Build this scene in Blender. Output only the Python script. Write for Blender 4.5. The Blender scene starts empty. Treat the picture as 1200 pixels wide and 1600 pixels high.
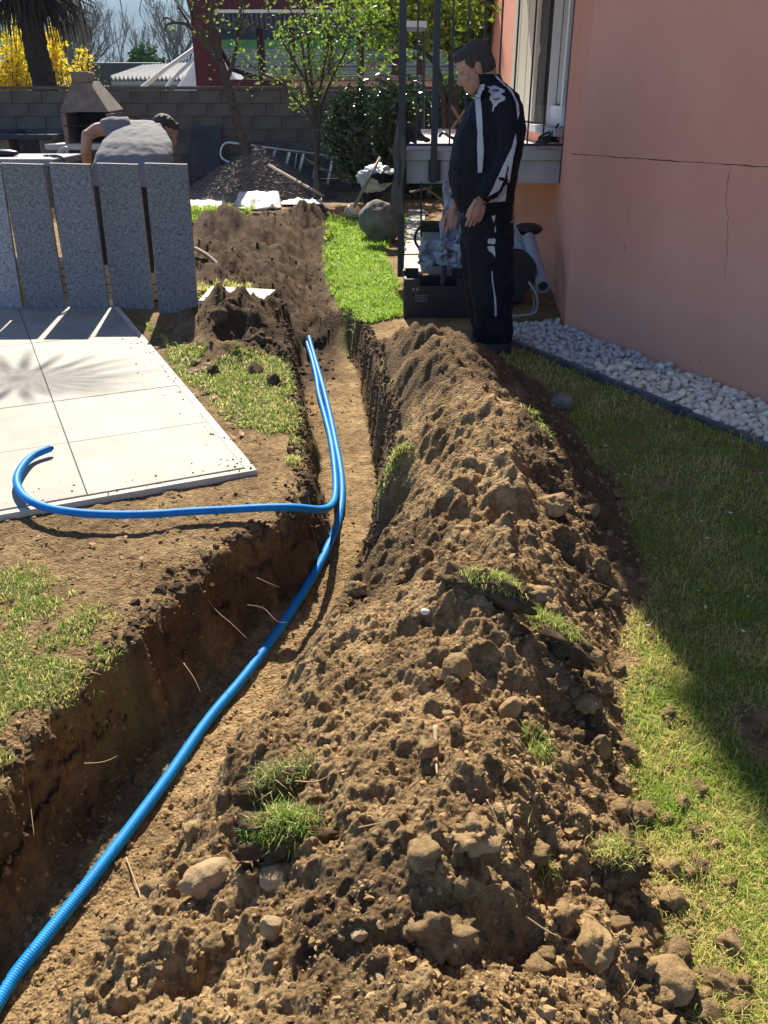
import bpy, bmesh, math, random
import numpy as np
from mathutils import Vector, Matrix, noise as mnoise
random.seed(7); rng = np.random.default_rng(11)
R = math.radians
S = bpy.context.scene; C = S.collection
# ------------------------------------------------------------------ camera, sky, sun, exposure
F_PX, PITCH, CAMH = 1320.0, math.atan(650/1320.0), 1.5
cam = bpy.data.cameras.new('camera'); camo = bpy.data.objects.new('camera', cam); C.objects.link(camo)
cam.sensor_fit = 'VERTICAL'; cam.sensor_height = 24; cam.lens = 24*F_PX/1600
cam.clip_start = .05; cam.clip_end = 12000
camo.location = (0, 0, CAMH); camo.rotation_euler = (R(90)-PITCH, 0, 0); S.camera = camo
SUN_EL, SUN_AZ = R(44), R(-8.5)                      # azimuth measured from +Y towards +X
w = bpy.data.worlds.new('World'); S.world = w; w.use_nodes = True
nt = w.node_tree; sky = nt.nodes.new('ShaderNodeTexSky'); sky.sky_type = 'NISHITA'; sky.sun_disc = False
sky.sun_elevation = SUN_EL; sky.sun_rotation = SUN_AZ; sky.ozone_density = 5.0; sky.dust_density = 0; sky.air_density = 1.0; sky.altitude = 2500
nt.links.new(sky.outputs[0], nt.nodes['Background'].inputs[0]); nt.nodes['Background'].inputs[1].default_value = .074
sl = bpy.data.lights.new('sun', 'SUN'); sl.energy = 5.0; sl.angle = R(.55); sl.color = (1, .915, .775)
so = bpy.data.objects.new('sun', sl); C.objects.link(so)
sdir = Vector((math.sin(SUN_AZ)*math.cos(SUN_EL), math.cos(SUN_AZ)*math.cos(SUN_EL), math.sin(SUN_EL)))
so.rotation_euler = sdir.to_track_quat('Z', 'Y').to_euler(); so.location = sdir*40
S.view_settings.view_transform = 'Standard'; S.view_settings.look = 'None'; S.view_settings.gamma = 1
S.view_settings.exposure = 1.42
S.render.engine = 'CYCLES'; S.cycles.max_bounces = 6; S.cycles.transparent_max_bounces = 8

ct, st = math.cos(PITCH), math.sin(PITCH)
def P(x, y, z=0.0):                                   # a point of the photograph taken at height z
    a, v = (x-600)/F_PX, (800-y)/F_PX
    f, u = ct+v*st, v*ct-st
    d = (z-CAMH)/u
    return Vector((a*d, f*d, z))
def D(x, y, Y):                                       # ... taken at distance Y
    a, v = (x-600)/F_PX, (800-y)/F_PX
    f, u = ct+v*st, v*ct-st
    return Vector((a*Y/f, Y, CAMH+u*Y/f))

# ------------------------------------------------------------------ noise
def _h(ix, iy, s=0):
    n = (ix.astype(np.int64)*374761393 + iy.astype(np.int64)*668265263 + s*974634777) & 0xffffffff
    n = ((n ^ (n >> 13))*1274126177) & 0xffffffff
    return ((n ^ (n >> 16)) & 0xffffff)/float(0xffffff)
def vn(x, y, s=0):
    ix, iy = np.floor(x), np.floor(y); fx, fy = x-ix, y-iy
    fx = fx*fx*fx*(fx*(fx*6-15)+10); fy = fy*fy*fy*(fy*(fy*6-15)+10)
    a, b = _h(ix, iy, s), _h(ix+1, iy, s); c, d = _h(ix, iy+1, s), _h(ix+1, iy+1, s)
    return (a+(b-a)*fx+(c-a)*fy+(a-b-c+d)*fx*fy)*2-1
def fbm(x, y, s=0, o=4):
    r, a = 0, 1.0; t = 0
    for i in range(o):
        cs, sn = math.cos(i*1.1+.4), math.sin(i*1.1+.4)
        r = r+a*vn((x*cs-y*sn)*2**i, (x*sn+y*cs)*2**i, s+i*17); t += a; a *= .5
    return r/t
def balls(x, y, cell, s, prob=.6):                    # half-buried crumbs of random size
    X, Y = x/cell, y/cell; ix, iy = np.floor(X), np.floor(Y); out = np.zeros_like(X)
    for dx in (-1, 0, 1):
        for dy in (-1, 0, 1):
            cx, cy = ix+dx, iy+dy
            px, py = cx+_h(cx, cy, s), cy+_h(cx, cy, s+1)
            rr = .16+.5*_h(cx, cy, s+2)**1.8; on = _h(cx, cy, s+3) < prob
            el = .7+.6*_h(cx, cy, s+4)
            d2 = ((X-px)**2*el+(Y-py)**2/el)/rr**2
            out = np.maximum(out, np.where(on & (d2 < 1), np.sqrt(np.maximum(0, 1-d2))*rr, 0))
    return out*cell
def sstep(a, b, x):
    t = np.clip((x-a)/(b-a), 0, 1); return t*t*(3-2*t)

# ------------------------------------------------------------------ the lie of the land
LY = [-5, .5, 1.2, 1.57, 1.8, 2.16, 2.54, 2.80, 2.98, 3.15, 3.4, 4.28, 5.27, 6.7, 9, 40]
LX = [-2.4, -1.2, -1.03, -.94, -.87, -.79, -.68, -.56, -.42, -.33, -.32, -.44, -.57, -.75, -.98, -1]
RY = [-5, .5, 1.19, 1.47, 1.9, 2.32, 2.71, 3.1, 3.4, 3.94, 5.84, 6.87, 9, 40]
RX = [-2.0, -.93, -.79, -.70, -.59, -.43, -.30, -.13, -.06, -.03, -.17, -.36, -.7, -1]
def Lrim(Y): return np.interp(Y, LY, LX)
def Rft(Y): return np.interp(Y, RY, RX)
def Ffoot(Y): return np.interp(Y, [-5, .7, 1.15, 1.5, 2.1, 2.54, 3.17, 4.0, 4.73, 5.3, 6], [.5, .52, .56, .60, .70, .88, .98, .97, .88, .62, .3])
def Xr(Y): return np.interp(Y, [-5, .7, 1.5, 2.2, 3.3, 4.87, 6], [.1, .05, .16, .36, .42, .2, .05])
def Hr(Y): return np.interp(Y, [-5, -1, .7, 1.5, 2.2, 3.3, 4.6, 5.0, 5.45, 6], [.25, .30, .31, .30, .32, .37, .36, .28, .02, 0])
def poly_mask(pts, X, Y, soft=.06):                   # signed soft mask of a polygon
    pts = [(p[0], p[1]) for p in pts]; ins = np.zeros(X.shape, bool); dm = np.full(X.shape, 1e9)
    n = len(pts)
    for i in range(n):
        x1, y1 = pts[i]; x2, y2 = pts[(i+1) % n]
        if y1 != y2:
            c = ((y1 > Y) != (y2 > Y)) & (X < (x2-x1)*(Y-y1)/(y2-y1)+x1); ins ^= c
        ex, ey = x2-x1, y2-y1; L = ex*ex+ey*ey+1e-12
        t = np.clip(((X-x1)*ex+(Y-y1)*ey)/L, 0, 1)
        dm = np.minimum(dm, np.hypot(X-x1-t*ex, Y-y1-t*ey))
    sd = np.where(ins, dm, -dm)
    return sstep(-soft, soft, sd)
def PX(l, z=0): return [P(a, b, z) for a, b in l]
G_LEFT = PX([(-500, 860), (0, 872), (60, 890), (130, 940), (205, 965), (190, 1020), (150, 1075), (80, 1140), (0, 1200), (-500, 1500)])
G_MID = PX([(225, 500), (262, 540), (330, 560), (440, 560), (464, 600), (470, 700), (440, 680), (365, 668), (335, 620), (285, 590)])
G_GREEN = PX([(512, 350), (560, 332), (640, 340), (600, 392), (622, 440), (632, 496), (575, 506), (540, 500), (506, 420)])
G_FAR = PX([(296, 326), (400, 322), (372, 346), (296, 352)])
G_FAR2 = PX([(300, 452), (400, 456), (395, 472), (300, 478)])
DARK = PX([(300, 336), (380, 350), (505, 318), (526, 352), (520, 420), (520, 480), (522, 520), (465, 540), (455, 560), (330, 560), (300, 480)])
PATH = PX([(630, 335), (668, 330), (672, 420), (628, 430)])
A0 = Vector((-.558, 3.42)); UU = Vector((-.426, .9047)); WW = Vector((-.9047, -.426))
PATIO = [A0, A0+UU*4.2, A0+UU*4.2+WW*6, A0+WW*6]
K0, K1 = P(800, 540), P(1200, 705); KD = (K1-K0).normalized(); KN = Vector((-KD.y, KD.x, 0))
KFAR, KNEAR = K0-KD*.45, K0+KD*9
W0 = Vector((1.30, 6.06, 0)); WD = Vector((.417, -.909, 0)).normalized()
BUMPS = [(350, 372, .26, .42, .0), (330, 400, .16, .3, 0), (368, 512, .24, .30, .0), (345, 540, .12, .2, 0), (415, 530, .16, .18, 0), (322, 362, .14, .3, 0), (350, 425, .1, .35, 0),
         (430, 370, .1, .35, 0), (470, 400, .08, .25, 0), (420, 440, .08, .3, 0), (480, 345, .12, .3, 0), (455, 480, .05, .2, 0), (400, 345, .07, .4, 0)]
PITS = [(765, 765, .38, .11, .09, .10), (300, 1500, .2, .06, .10, .05), (690, 1490, .26, .06, .09, .05), (800, 1450, .22, .09, .09, .07), (845, 1370, .15, .06, .05, .09), (670, 1160, .3, -.02, .1, .1), (430, 1265, .22, .05, .09, .04), (880, 1110, .15, .07, .08, .06), (700, 950, .35, .04, .06, .05), (960, 1440, .03, .03, .08, .05)]
def masks(X, Y):
    wob = fbm(X*3.1, Y*3.1, 5, 3)*.10
    x2 = X+wob; y2 = Y+fbm(X*2.7, Y*2.7, 9, 3)*.10
    turf = np.zeros(X.shape)
    patchy = sstep(-.25, .12, fbm(X*7, Y*7, 31, 3)+.1)
    turf = np.maximum(turf, poly_mask(G_LEFT, x2, y2, .10)*patchy)
    turf = np.maximum(turf, poly_mask(G_MID, x2, y2, .07)*sstep(-.5, 0, fbm(X*5, Y*5, 35, 3)+.1))
    turf = np.maximum(turf, poly_mask(G_GREEN, x2, y2, .06))
    turf = np.maximum(turf, poly_mask(G_FAR, x2, y2, .1))
    turf = np.maximum(turf, .7*poly_mask(G_FAR2, x2, y2, .08))
    right = sstep(-.03, .05, x2-Ffoot(Y)-.01)*(1-sstep(5.4, 5.7, Y))
    bare = np.exp(-(((X-1.0)/.10)**2+((Y-1.72)/.16)**2))
    turf = np.maximum(turf, right*(1-.95*sstep(.3, .7, bare))*sstep(-.62, -.2, fbm(X*6, Y*6, 41, 3)+.05))
    turf = np.where((Y > 18) | (Y < -1) | (X < -5.5), 1.0, turf)
    inpat = poly_mask(PATIO, X, Y, .02)
    turf *= (1-inpat)
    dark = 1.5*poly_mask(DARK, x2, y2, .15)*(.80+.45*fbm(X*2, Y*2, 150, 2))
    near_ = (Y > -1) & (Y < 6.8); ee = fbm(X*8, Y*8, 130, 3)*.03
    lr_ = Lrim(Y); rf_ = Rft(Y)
    dark = np.maximum(dark, .85*near_*np.exp(-((X-lr_-.03+ee)/.055)**2)); dark = np.maximum(dark, .6*(Y > 3.2)*near_*np.exp(-((X-rf_-.05+ee)/.05)**2))  # left wall band: trench shade deepened in the soil colour
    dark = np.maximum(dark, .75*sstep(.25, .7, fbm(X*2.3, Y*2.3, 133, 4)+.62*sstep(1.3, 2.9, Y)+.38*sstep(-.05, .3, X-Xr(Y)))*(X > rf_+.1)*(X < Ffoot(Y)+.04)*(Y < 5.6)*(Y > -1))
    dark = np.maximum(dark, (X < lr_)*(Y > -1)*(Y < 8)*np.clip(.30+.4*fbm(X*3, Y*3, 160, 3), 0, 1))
    return turf, dark, inpat
def hgt(X, Y, fine=True):
    X = np.asarray(X, float); Y = np.asarray(Y, float)
    turf, dark, inpat = masks(X, Y)
    wv = fbm(X*4, Y*4, 3, 3)*.05+fbm(X*15, Y*15, 45, 3)*.022
    L = Lrim(Y)+wv; Rf = Rft(Y)+fbm(X*3, Y*3, 4, 3)*.03+fbm(X*14, Y*14, 44, 3)*.028
    endm = 1-sstep(6.35, 6.95, Y)
    depth = (.31+.07*(1-sstep(2.5, 3.2, Y)))*endm
    near = 1-sstep(2.9, 3.35, Y)                        # near part: right side a loose slope
    lw = .05+.03*fbm(X*9, Y*9, 6, 2)
    left = 1-sstep(-lw*.9, lw, X-L-.02)
    rw = .06*(1-near)+.36*near
    right = sstep(0, rw, X-Rf)
    trench = depth*(1-np.maximum(left, right))
    rim = np.exp(-np.maximum(0, L-X)/.07)*(X < L+.02)*endm*(Y > -1)
    h = -trench-rim*(.030+.05*np.maximum(0, fbm(X*6, Y*6, 46, 3)+.1))
    # spoil heap
    F = Ffoot(Y); xr = Xr(Y)+fbm(X*1.5, Y*1.5, 8, 2)*.05; hr = Hr(Y)
    a = np.clip((X-Rf-rw*.55)/(xr-Rf-rw*.55), 0, 1); b = np.clip((F-X)/(F-xr), 0, 1)
    prof = np.where(X < xr, a**.95, b**1.05); prof = np.clip(prof, 0, 1)
    prof = np.where(prof > 0, prof*(1.22-.22*prof*prof)/1.0, 0)
    rough = sstep(0, .25, prof)
    mound = hr*prof*(1+.22*fbm(X*2.6, Y*2.6, 12, 3))
    h = h+mound
    soilmask = np.clip(rough*np.clip(hr*6, 0, 1), 0, 1)
    for (px, py, pz, bd, bx, by) in PITS:
        p = P(px, py, pz); h = h-bd*np.exp(-(((X-p.x)/bx)**2+((Y-p.y)/by)**2))*(1+.4*fbm(X*9, Y*9, 22, 2))
    for (px, py, bh, br, _) in BUMPS:
        p = P(px, py); g = np.exp(-(((X-p.x)**2)+((Y-p.y)/1.2)**2)/br**2*1.6)
        h = h+bh*g*(1+.5*fbm(X*6, Y*6, 20, 2))
    dk0 = poly_mask(DARK, X, Y, .25)*(1-np.clip(trench/.12, 0, 1))
    h = h+dk0*(.20*np.maximum(0, fbm(X*2.6, Y*1.7, 140, 3))+.085*(.5-np.abs(fbm(X*5.5, Y*3.2, 141, 3))*1.6)+.05*np.maximum(0, fbm(X*12, Y*8, 142, 2)))
    rut = dark*(1-sstep(.0, .3, X+.35)*(0))
    # shallow disturbed band carrying on from the trench
    cx = np.interp(Y, [6.4, 7.5, 9, 12], [-.57, -.66, -.8, -.9])
    h = h-(sstep(6.2, 6.8, Y)*(1-sstep(9.5, 11.5, Y)))*.22*np.exp(-((X-cx)/.22)**2)
    loose = np.maximum(soilmask, np.maximum(dk0*.8, rim*.45))*(1-inpat)
    if fine:
        wx = X+fbm(X*9, Y*9, 50, 2)*.03; wy = Y+fbm(X*9, Y*9, 51, 2)*.03
        lump = fbm(wx*4.5, wy*4.5, 60, 3)
        nb = 1-.45*(1-sstep(1.8, 2.8, Y)); h = h+loose*nb*(.042*lump)
        rd = 1-np.abs(fbm(wx*7, wy*7, 61, 3))*2.2
        h = h+loose*.024*nb*rd
        w1, w2_ = wx+.022*fbm(X*16, Y*16, 52, 2), wy+.022*fbm(X*16, Y*16, 53, 2); v1, v2 = wx+.011*fbm(X*42, Y*42, 54, 2), wy+.011*fbm(X*42, Y*42, 55, 2)
        h = h+loose*(balls(w1, w2_, .15, 70, .25)*.25+balls(w1, w2_, .075, 75, .5)*.36+balls(v1, v2, .052, 77, .5)*.45+balls(v1, v2, .033, 80, .55)*.5*(1-sstep(3.5, 5, Y)*.5))
        pit = sstep(.38, .75, fbm(wx*3.4+3, wy*3.4, 63, 2)); h = h-loose*.060*pit*nb*(1-.8*dk0)
        h = h+loose*(.024*fbm(X*26, Y*26, 90, 4)+.007*fbm(X*75, Y*75, 91, 2)*(1-sstep(2.5, 4, Y)))
        sp_ = sstep(.1, .5, fbm(wx*13, wy*13, 64, 2)); h = h-loose*.019*sp_*nb*(1-.6*sstep(3, 5, Y))*(1-.8*dk0)
        bare = (1-loose)*(1-turf)*(1-inpat)
        h = h+bare*(.010*fbm(X*6, Y*6, 92, 3)+.004*fbm(X*30, Y*30, 93, 3)+balls(X, Y, .06, 95, .22)*.25+balls(X, Y, .03, 96, .3)*.3)
        h = h+turf*(1-loose)*(.014*fbm(X*5, Y*5, 97, 3)+.004*fbm(X*25, Y*25, 98, 2))
        # trench sides: torn, with roots and lumps
        tw = np.clip(trench/.3, 0, 1)*(1-np.clip(trench/.3, 0, 1))*4
        h = h+tw*(.03*fbm(X*14, Y*14, 99, 3))
        fl = sstep(.8, 1, trench/.3); h = h+fl*(.012*fbm(X*7, Y*7, 100, 3)+balls(X, Y, .05, 101, .15)*.3)
    h = np.where(inpat > .5, -.05, h)
    # strip of white stones sunk against the house, kerb in front of it
    s = (X-K0.x)*KN.x+(Y-K0.y)*KN.y; t = (X-K0.x)*KD.x+(Y-K0.y)*KD.y
    strip = (s > .0) & (t > -.5) & (s < 1.2) & (Y < 6.2)
    h = np.where(strip, -.06, h)
    return h
def hz(x, y): return float(hgt(np.array([x]), np.array([y]))[0])

# ------------------------------------------------------------------ materials
HAZE = .00036
def mat(name, col, rough=.85, col2=None, scale=8, detail=6, bump=0, bscale=40, metal=0, attr=None, dist=.01, rnd=0, trans=0, sub=None, alpha=None, spec=None, stretch=None):
    m = bpy.data.materials.new(name); m.use_nodes = True; n = m.node_tree; b = n.nodes['Principled BSDF']
    b.inputs['Roughness'].default_value = rough; b.inputs['Metallic'].default_value = metal
    if spec is not None: b.inputs['Specular IOR Level'].default_value = spec
    tc = n.nodes.new('ShaderNodeTexCoord'); vec = tc.outputs['Object']
    if stretch:
        mp = n.nodes.new('ShaderNodeMapping'); mp.inputs['Scale'].default_value = stretch; n.links.new(vec, mp.inputs[0]); vec = mp.outputs[0]
    src = None
    if attr:
        a = n.nodes.new('ShaderNodeAttribute'); a.attribute_name = attr; src = a.outputs['Color']
    if col2 is not None:
        t = n.nodes.new('ShaderNodeTexNoise'); t.inputs['Scale'].default_value = scale; t.inputs['Detail'].default_value = detail
        t.inputs['Roughness'].default_value = .65; n.links.new(vec, t.inputs['Vector'])
        rp = n.nodes.new('ShaderNodeValToRGB'); rp.color_ramp.elements[0].position = .32; rp.color_ramp.elements[1].position = .68
        rp.color_ramp.elements[0].color = (*col, 1); rp.color_ramp.elements[1].color = (*col2, 1)
        n.links.new(t.outputs['Fac'], rp.inputs[0])
        if src is not None:
            mx = n.nodes.new('ShaderNodeMixRGB'); mx.blend_type = 'MULTIPLY'; mx.inputs[0].default_value = 1
            n.links.new(rp.outputs[0], mx.inputs[1]); n.links.new(src, mx.inputs[2]); src = mx.outputs[0]
        else: src = rp.outputs[0]
    if rnd:
        oi = n.nodes.new('ShaderNodeObjectInfo'); mr = n.nodes.new('ShaderNodeMapRange'); mr.inputs[3].default_value = 1-rnd; mr.inputs[4].default_value = 1+rnd*.5
        n.links.new(oi.outputs['Random'], mr.inputs[0]); mx = n.nodes.new('ShaderNodeMixRGB'); mx.blend_type = 'MULTIPLY'; mx.inputs[0].default_value = 1
        if src is None: mx.inputs[1].default_value = (*col, 1)
        else: n.links.new(src, mx.inputs[1])
        n.links.new(mr.outputs[0], mx.inputs[2]); src = mx.outputs[0]
    if src is None: b.inputs['Base Color'].default_value = (*col, 1)
    else: n.links.new(src, b.inputs['Base Color'])
    if bump:
        t = n.nodes.new('ShaderNodeTexNoise'); t.inputs['Scale'].default_value = bscale; t.inputs['Detail'].default_value = 6
        t.inputs['Roughness'].default_value = .7
        n.links.new(vec, t.inputs['Vector']); bp = n.nodes.new('ShaderNodeBump'); bp.inputs['Strength'].default_value = bump; bp.inputs['Distance'].default_value = dist
        n.links.new(t.outputs['Fac'], bp.inputs['Height']); n.links.new(bp.outputs[0], b.inputs['Normal'])
    if trans:
        tr = n.nodes.new('ShaderNodeBsdfTranslucent'); mxs = n.nodes.new('ShaderNodeMixShader'); mxs.inputs[0].default_value = trans
        if src is None: tr.inputs[0].default_value = (*col, 1)
        else: n.links.new(src, tr.inputs[0])
        n.links.new(b.outputs[0], mxs.inputs[1]); n.links.new(tr.outputs[0], mxs.inputs[2])
        n.links.new(mxs.outputs[0], n.nodes['Material Output'].inputs[0])
    return m
def ground_mat():
    m = bpy.data.materials.new('soil_and_turf'); m.use_nodes = True; n = m.node_tree; L = n.links; b = n.nodes['Principled BSDF']
    b.inputs['Roughness'].default_value = .95; b.inputs['Specular IOR Level'].default_value = .15
    tc = n.nodes.new('ShaderNodeTexCoord')
    def noise(s, d=8, r=.65):
        t = n.nodes.new('ShaderNodeTexNoise'); t.inputs['Scale'].default_value = s; t.inputs['Detail'].default_value = d; t.inputs['Roughness'].default_value = r
        L.new(tc.outputs['Object'], t.inputs['Vector']); return t.outputs['Fac']
    def ramp(f, c0, c1, p0=.3, p1=.7):
        r = n.nodes.new('ShaderNodeValToRGB'); r.color_ramp.elements[0].position = p0; r.color_ramp.elements[1].position = p1
        r.color_ramp.elements[0].color = (*c0, 1); r.color_ramp.elements[1].color = (*c1, 1); L.new(f, r.inputs[0]); return r.outputs[0]
    def mix(f, a, c, mode='MIX'):
        x = n.nodes.new('ShaderNodeMixRGB'); x.blend_type = mode
        if isinstance(f, float): x.inputs[0].default_value = f
        else: L.new(f, x.inputs[0])
        x.use_clamp = True; L.new(a, x.inputs[1]); L.new(c, x.inputs[2]); return x.outputs[0]
    at = n.nodes.new('ShaderNodeAttribute'); at.attribute_name = 'zones'; sp = n.nodes.new('ShaderNodeSeparateColor'); L.new(at.outputs['Color'], sp.inputs[0])
    dry = ramp(noise(3.2), SOIL_A, SOIL_B)
    dry = mix(.75, dry, ramp(noise(55, 5), (.62, .6, .58), (1.22, 1.2, 1.16), .28, .72), 'MULTIPLY')
    dry = mix(.62, dry, ramp(noise(24, 7, .75), (.26, .23, .20), (1.12, 1.12, 1.12), .40, .58), 'MULTIPLY')
    damp_and_shade = ramp(noise(11), (.040, .026, .015), (.120, .077, .042))  # moist soil tone, also used as painted shade on the trench wall
    soil = mix(sp.outputs[1], dry, damp_and_shade)
    turf = ramp(noise(30), (.24, .18, .08), (.15, .16, .05))
    col = mix(sp.outputs[0], soil, turf)
    L.new(col, b.inputs['Base Color'])
    v = n.nodes.new('ShaderNodeTexVoronoi'); v.inputs['Scale'].default_value = 95; v.inputs['Randomness'].default_value = 1; L.new(tc.outputs['Object'], v.inputs['Vector'])
    ad = n.nodes.new('ShaderNodeMath'); ad.operation = 'SUBTRACT'; L.new(noise(120, 6, .75), ad.inputs[0]); L.new(v.outputs['Distance'], ad.inputs[1])
    bp = n.nodes.new('ShaderNodeBump'); bp.inputs['Strength'].default_value = 1; bp.inputs['Distance'].default_value = .009
    L.new(ad.outputs[0], bp.inputs['Height']); L.new(bp.outputs[0], b.inputs['Normal'])
    return m
SOIL_A, SOIL_B = (.21, .135, .064), (.48, .33, .168)
M = {}
M['ground'] = ground_mat()
M['clod'] = mat('crumbly_soil', SOIL_A, .95, SOIL_B, 9, 6, 1, 55, rnd=.3, dist=.012, spec=.15)
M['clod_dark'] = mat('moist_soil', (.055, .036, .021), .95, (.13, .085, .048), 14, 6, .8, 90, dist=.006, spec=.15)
M['clod_unit'] = mat('crumbly_soil_lump', SOIL_A, .95, SOIL_B, 1.2, 8, 1, 5, rnd=.3, dist=.012, spec=.15)
M['pebble_unit'] = mat('white_pebble', (.78, .64, .45), .75, (.90, .80, .65), 1.6, 6, .35, 5, rnd=.28, dist=.004)
M['rock'] = mat('tan_stone', (.26, .175, .095), .9, (.46, .33, .19), 9, 8, .8, 50, dist=.008, spec=.15)
M['grey_rock'] = mat('grey_stone', (.11, .10, .075), .9, (.25, .225, .175), 6, 8, .6, 30)
M['pebble'] = mat('white_marble_pebble', (.60, .55, .48), .7, (.82, .78, .72), 18, 6, .25, 40, rnd=.25, dist=.004)
M['granite'] = mat('grey_granite', (.07, .075, .085), .75, (.40, .41, .43), 70, 10, .6, 120, dist=.003, rnd=.35)
M['granite_edge'] = mat('sawn_granite_edge', (.16, .13, .10), .8, (.30, .26, .21), 60, 6)
M['tile'] = mat('pale_paving_tile', (.25, .23, .19), .7, (.36, .337, .285), 3.5, 10, .12, 90, rnd=.05, dist=.003)
M['kerb_tile'] = mat('pale_edge_mortar', (.50, .45, .37), .85, (.62, .57, .48), 8, 6, .4, 60)
M['blue'] = mat('blue_corrugated_plastic', (.002, .185, .56), .5, (.008, .235, .62), 7, 8, spec=.25)
M['pink'] = mat('pink_render', (.82, .355, .235), .9, (.88, .42, .29), 1.3, 9, .9, 130, dist=.006, spec=.2)
M['crack'] = mat('dark_crack', (.09, .04, .035), .95)  # plain dark brown for the thin crack strips
M['conc'] = mat('grey_concrete', (.40, .39, .375), .9, (.52, .51, .49), 6, 8, .4, 50)
M['block'] = mat('weathered_concrete_block', (.065, .060, .052), .95, (.15, .14, .122), 2.2, 9, .8, 40, rnd=.10)
M['mortar'] = mat('old_mortar', (.075, .068, .058), .95, (.12, .11, .094), 9, 6, .4, 60)
M['kerb'] = mat('dark_kerb', (.055, .06, .065), .8, (.12, .125, .13), 10, 6, .3, 60)
M['steel'] = mat('dark_painted_steel', (.018, .02, .028), .45)
M['alu'] = mat('aluminium', (.55, .56, .58), .35, metal=.8)
M['galv'] = mat('galvanised_tube', (.30, .31, .31), .45, metal=.7)
M['cream'] = mat('cream_shutter', (.62, .55, .42), .6, (.68, .61, .48), 3)
M['white'] = mat('white_frame', (.78, .77, .74), .5)
M['glass'] = mat('dark_window_glass', (.05, .06, .07), .08, spec=.6)
M['curtain'] = mat('grey_curtain', (.42, .42, .40), .9)
M['navy'] = mat('black_navy_tracksuit', (.003, .004, .008), .7, (.006, .007, .013), 5, 4, .25, 30, dist=.01, spec=.2)
M['fabwhite'] = mat('white_fabric', (.46, .45, .49), .8)
M['skin'] = mat('skin', (.36, .19, .125), .55, (.43, .24, .165), 9, 4, .15, 90, dist=.002)
M['hair'] = mat('dark_hair', (.025, .018, .013), .7, (.07, .055, .045), 60, 4, .8, 120, dist=.01)
M['tee'] = mat('grey_tshirt', (.17, .165, .165), .9, (.21, .205, .205), 6, 4, .2, 40)
M['trouser'] = mat('dark_blue_trousers', (.012, .015, .03), .8, (.022, .027, .05), 6, 4, .2, 40)
M['grit'] = mat('fine_soil_grit', (.16, .10, .05), .95, (.36, .25, .13), 40, 4, .6, 90, spec=.1)
M['shoe'] = mat('black_shoe', (.012, .012, .013), .5)
M['bark'] = mat('grey_brown_bark', (.032, .026, .020), .95, (.095, .078, .06), 14, 8, .9, 40)
M['far_twig'] = mat('grey_far_twigs', (.20, .18, .15), .9)
M['twig'] = mat('dark_twig', (.05, .042, .036), .9)
M['palm'] = mat('palm_trunk_fibre', (.022, .017, .013), 1, (.075, .06, .045), 20, 8, 1, 50, dist=.03)
M['leaf'] = mat('fresh_leaf', (.14, .23, .035), .5, attr='tint', col2=(.20, .31, .05), scale=3, trans=.55)
M['leaf_dark'] = mat('glossy_evergreen_leaf', (.03, .065, .022), .22, attr='tint', col2=(.05, .095, .03), scale=3, trans=.12)
M['grass'] = mat('grass_blade', (1, 1, 1), .55, attr='tint', col2=(.95, .95, .9), scale=2, trans=.5, spec=.3)
M['flower'] = mat('yellow_blossom', (.80, .58, .02), .7, (.88, .70, .06), 4, trans=.4)
M['conifer'] = mat('conifer_green', (.03, .06, .02), .8, attr='tint', col2=(.05, .09, .03), scale=3, trans=.1)
M['red'] = mat('dark_red_boards', (.075, .010, .012), .7, (.11, .016, .018), 4, 6, .2, 30, rnd=.15)
M['darkred'] = mat('dark_maroon_post', (.03, .008, .010), .7)  # near-black maroon of the barn posts and brace
M['wood'] = mat('weathered_wood', (.20, .145, .095), .85, (.34, .26, .18), 6, 8, .3, 40, stretch=(1, 1, .15))
M['salmon'] = mat('salmon_render', (.55, .30, .20), .9, (.62, .36, .25), 3)
M['corr'] = mat('pale_fibre_cement', (.46, .44, .40), .85, (.60, .58, .54), 5, 6, .2, 40)
M['ribbed'] = mat('grey_ribbed_sheet', (.20, .20, .19), .85, (.34, .33, .31), 5)
M['darkmetal'] = mat('dark_sheet_metal', (.05, .055, .07), .6, (.08, .085, .10), 5)
M['tent'] = mat('white_canvas', (.80, .80, .80), .8, trans=.3)
M['bbq'] = mat('stone_cast_concrete', (.13, .105, .082), .9, (.24, .20, .16), 7, 8, .5, 60)
M['soot'] = mat('sooty_firebox', (.02, .018, .016), .95)
M['blackplastic'] = mat('black_plastic', (.012, .012, .014), .45)
M['greyplastic'] = mat('grey_plastic', (.26, .28, .30), .5)
M['sheet'] = mat('crumpled_polythene', (.42, .45, .50), .35, (.60, .63, .68), 6, 4, .5, 12, trans=.2, dist=.03)
M['tarp'] = mat('white_tarpaulin', (.62, .60, .56), .7, (.74, .72, .68), 4, 4, .4, 9, dist=.03, trans=.15)
M['gravel'] = mat('dark_gravel', (.10, .09, .078), .95, (.32, .285, .245), 45, 4, 1, 60, dist=.02, rnd=.4)
M['brown_cloth'] = mat('olive_brown_canvas', (.065, .052, .038), .95, (.11, .09, .068), 5, 6, .5, 18, dist=.02)
M['slate'] = mat('dark_panel', (.022, .026, .034), .8, (.045, .05, .06), 4, 6)
M['yellow'] = mat('yellow_plastic', (.75, .50, .03), .5)
M['ball'] = mat('scuffed_beige_leather', (.60, .54, .38), .7, (.70, .64, .48), 8)
M['ballstripe'] = mat('dark_ball_stripe', (.10, .11, .07), .7)
M['dryleaf'] = mat('dry_brown_leaf', (.26, .14, .08), .8, (.42, .30, .20), 12, rnd=.4)
M['root'] = mat('pale_root', (.40, .29, .17), .9)
M['field'] = mat('bright_meadow', (.16, .30, .05), .9, (.20, .36, .07), 2)
M['eye'] = mat('eye_white', (.28, .25, .22), .3); M['iris'] = mat('dark_iris', (.02, .015, .01), .2)
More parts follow.
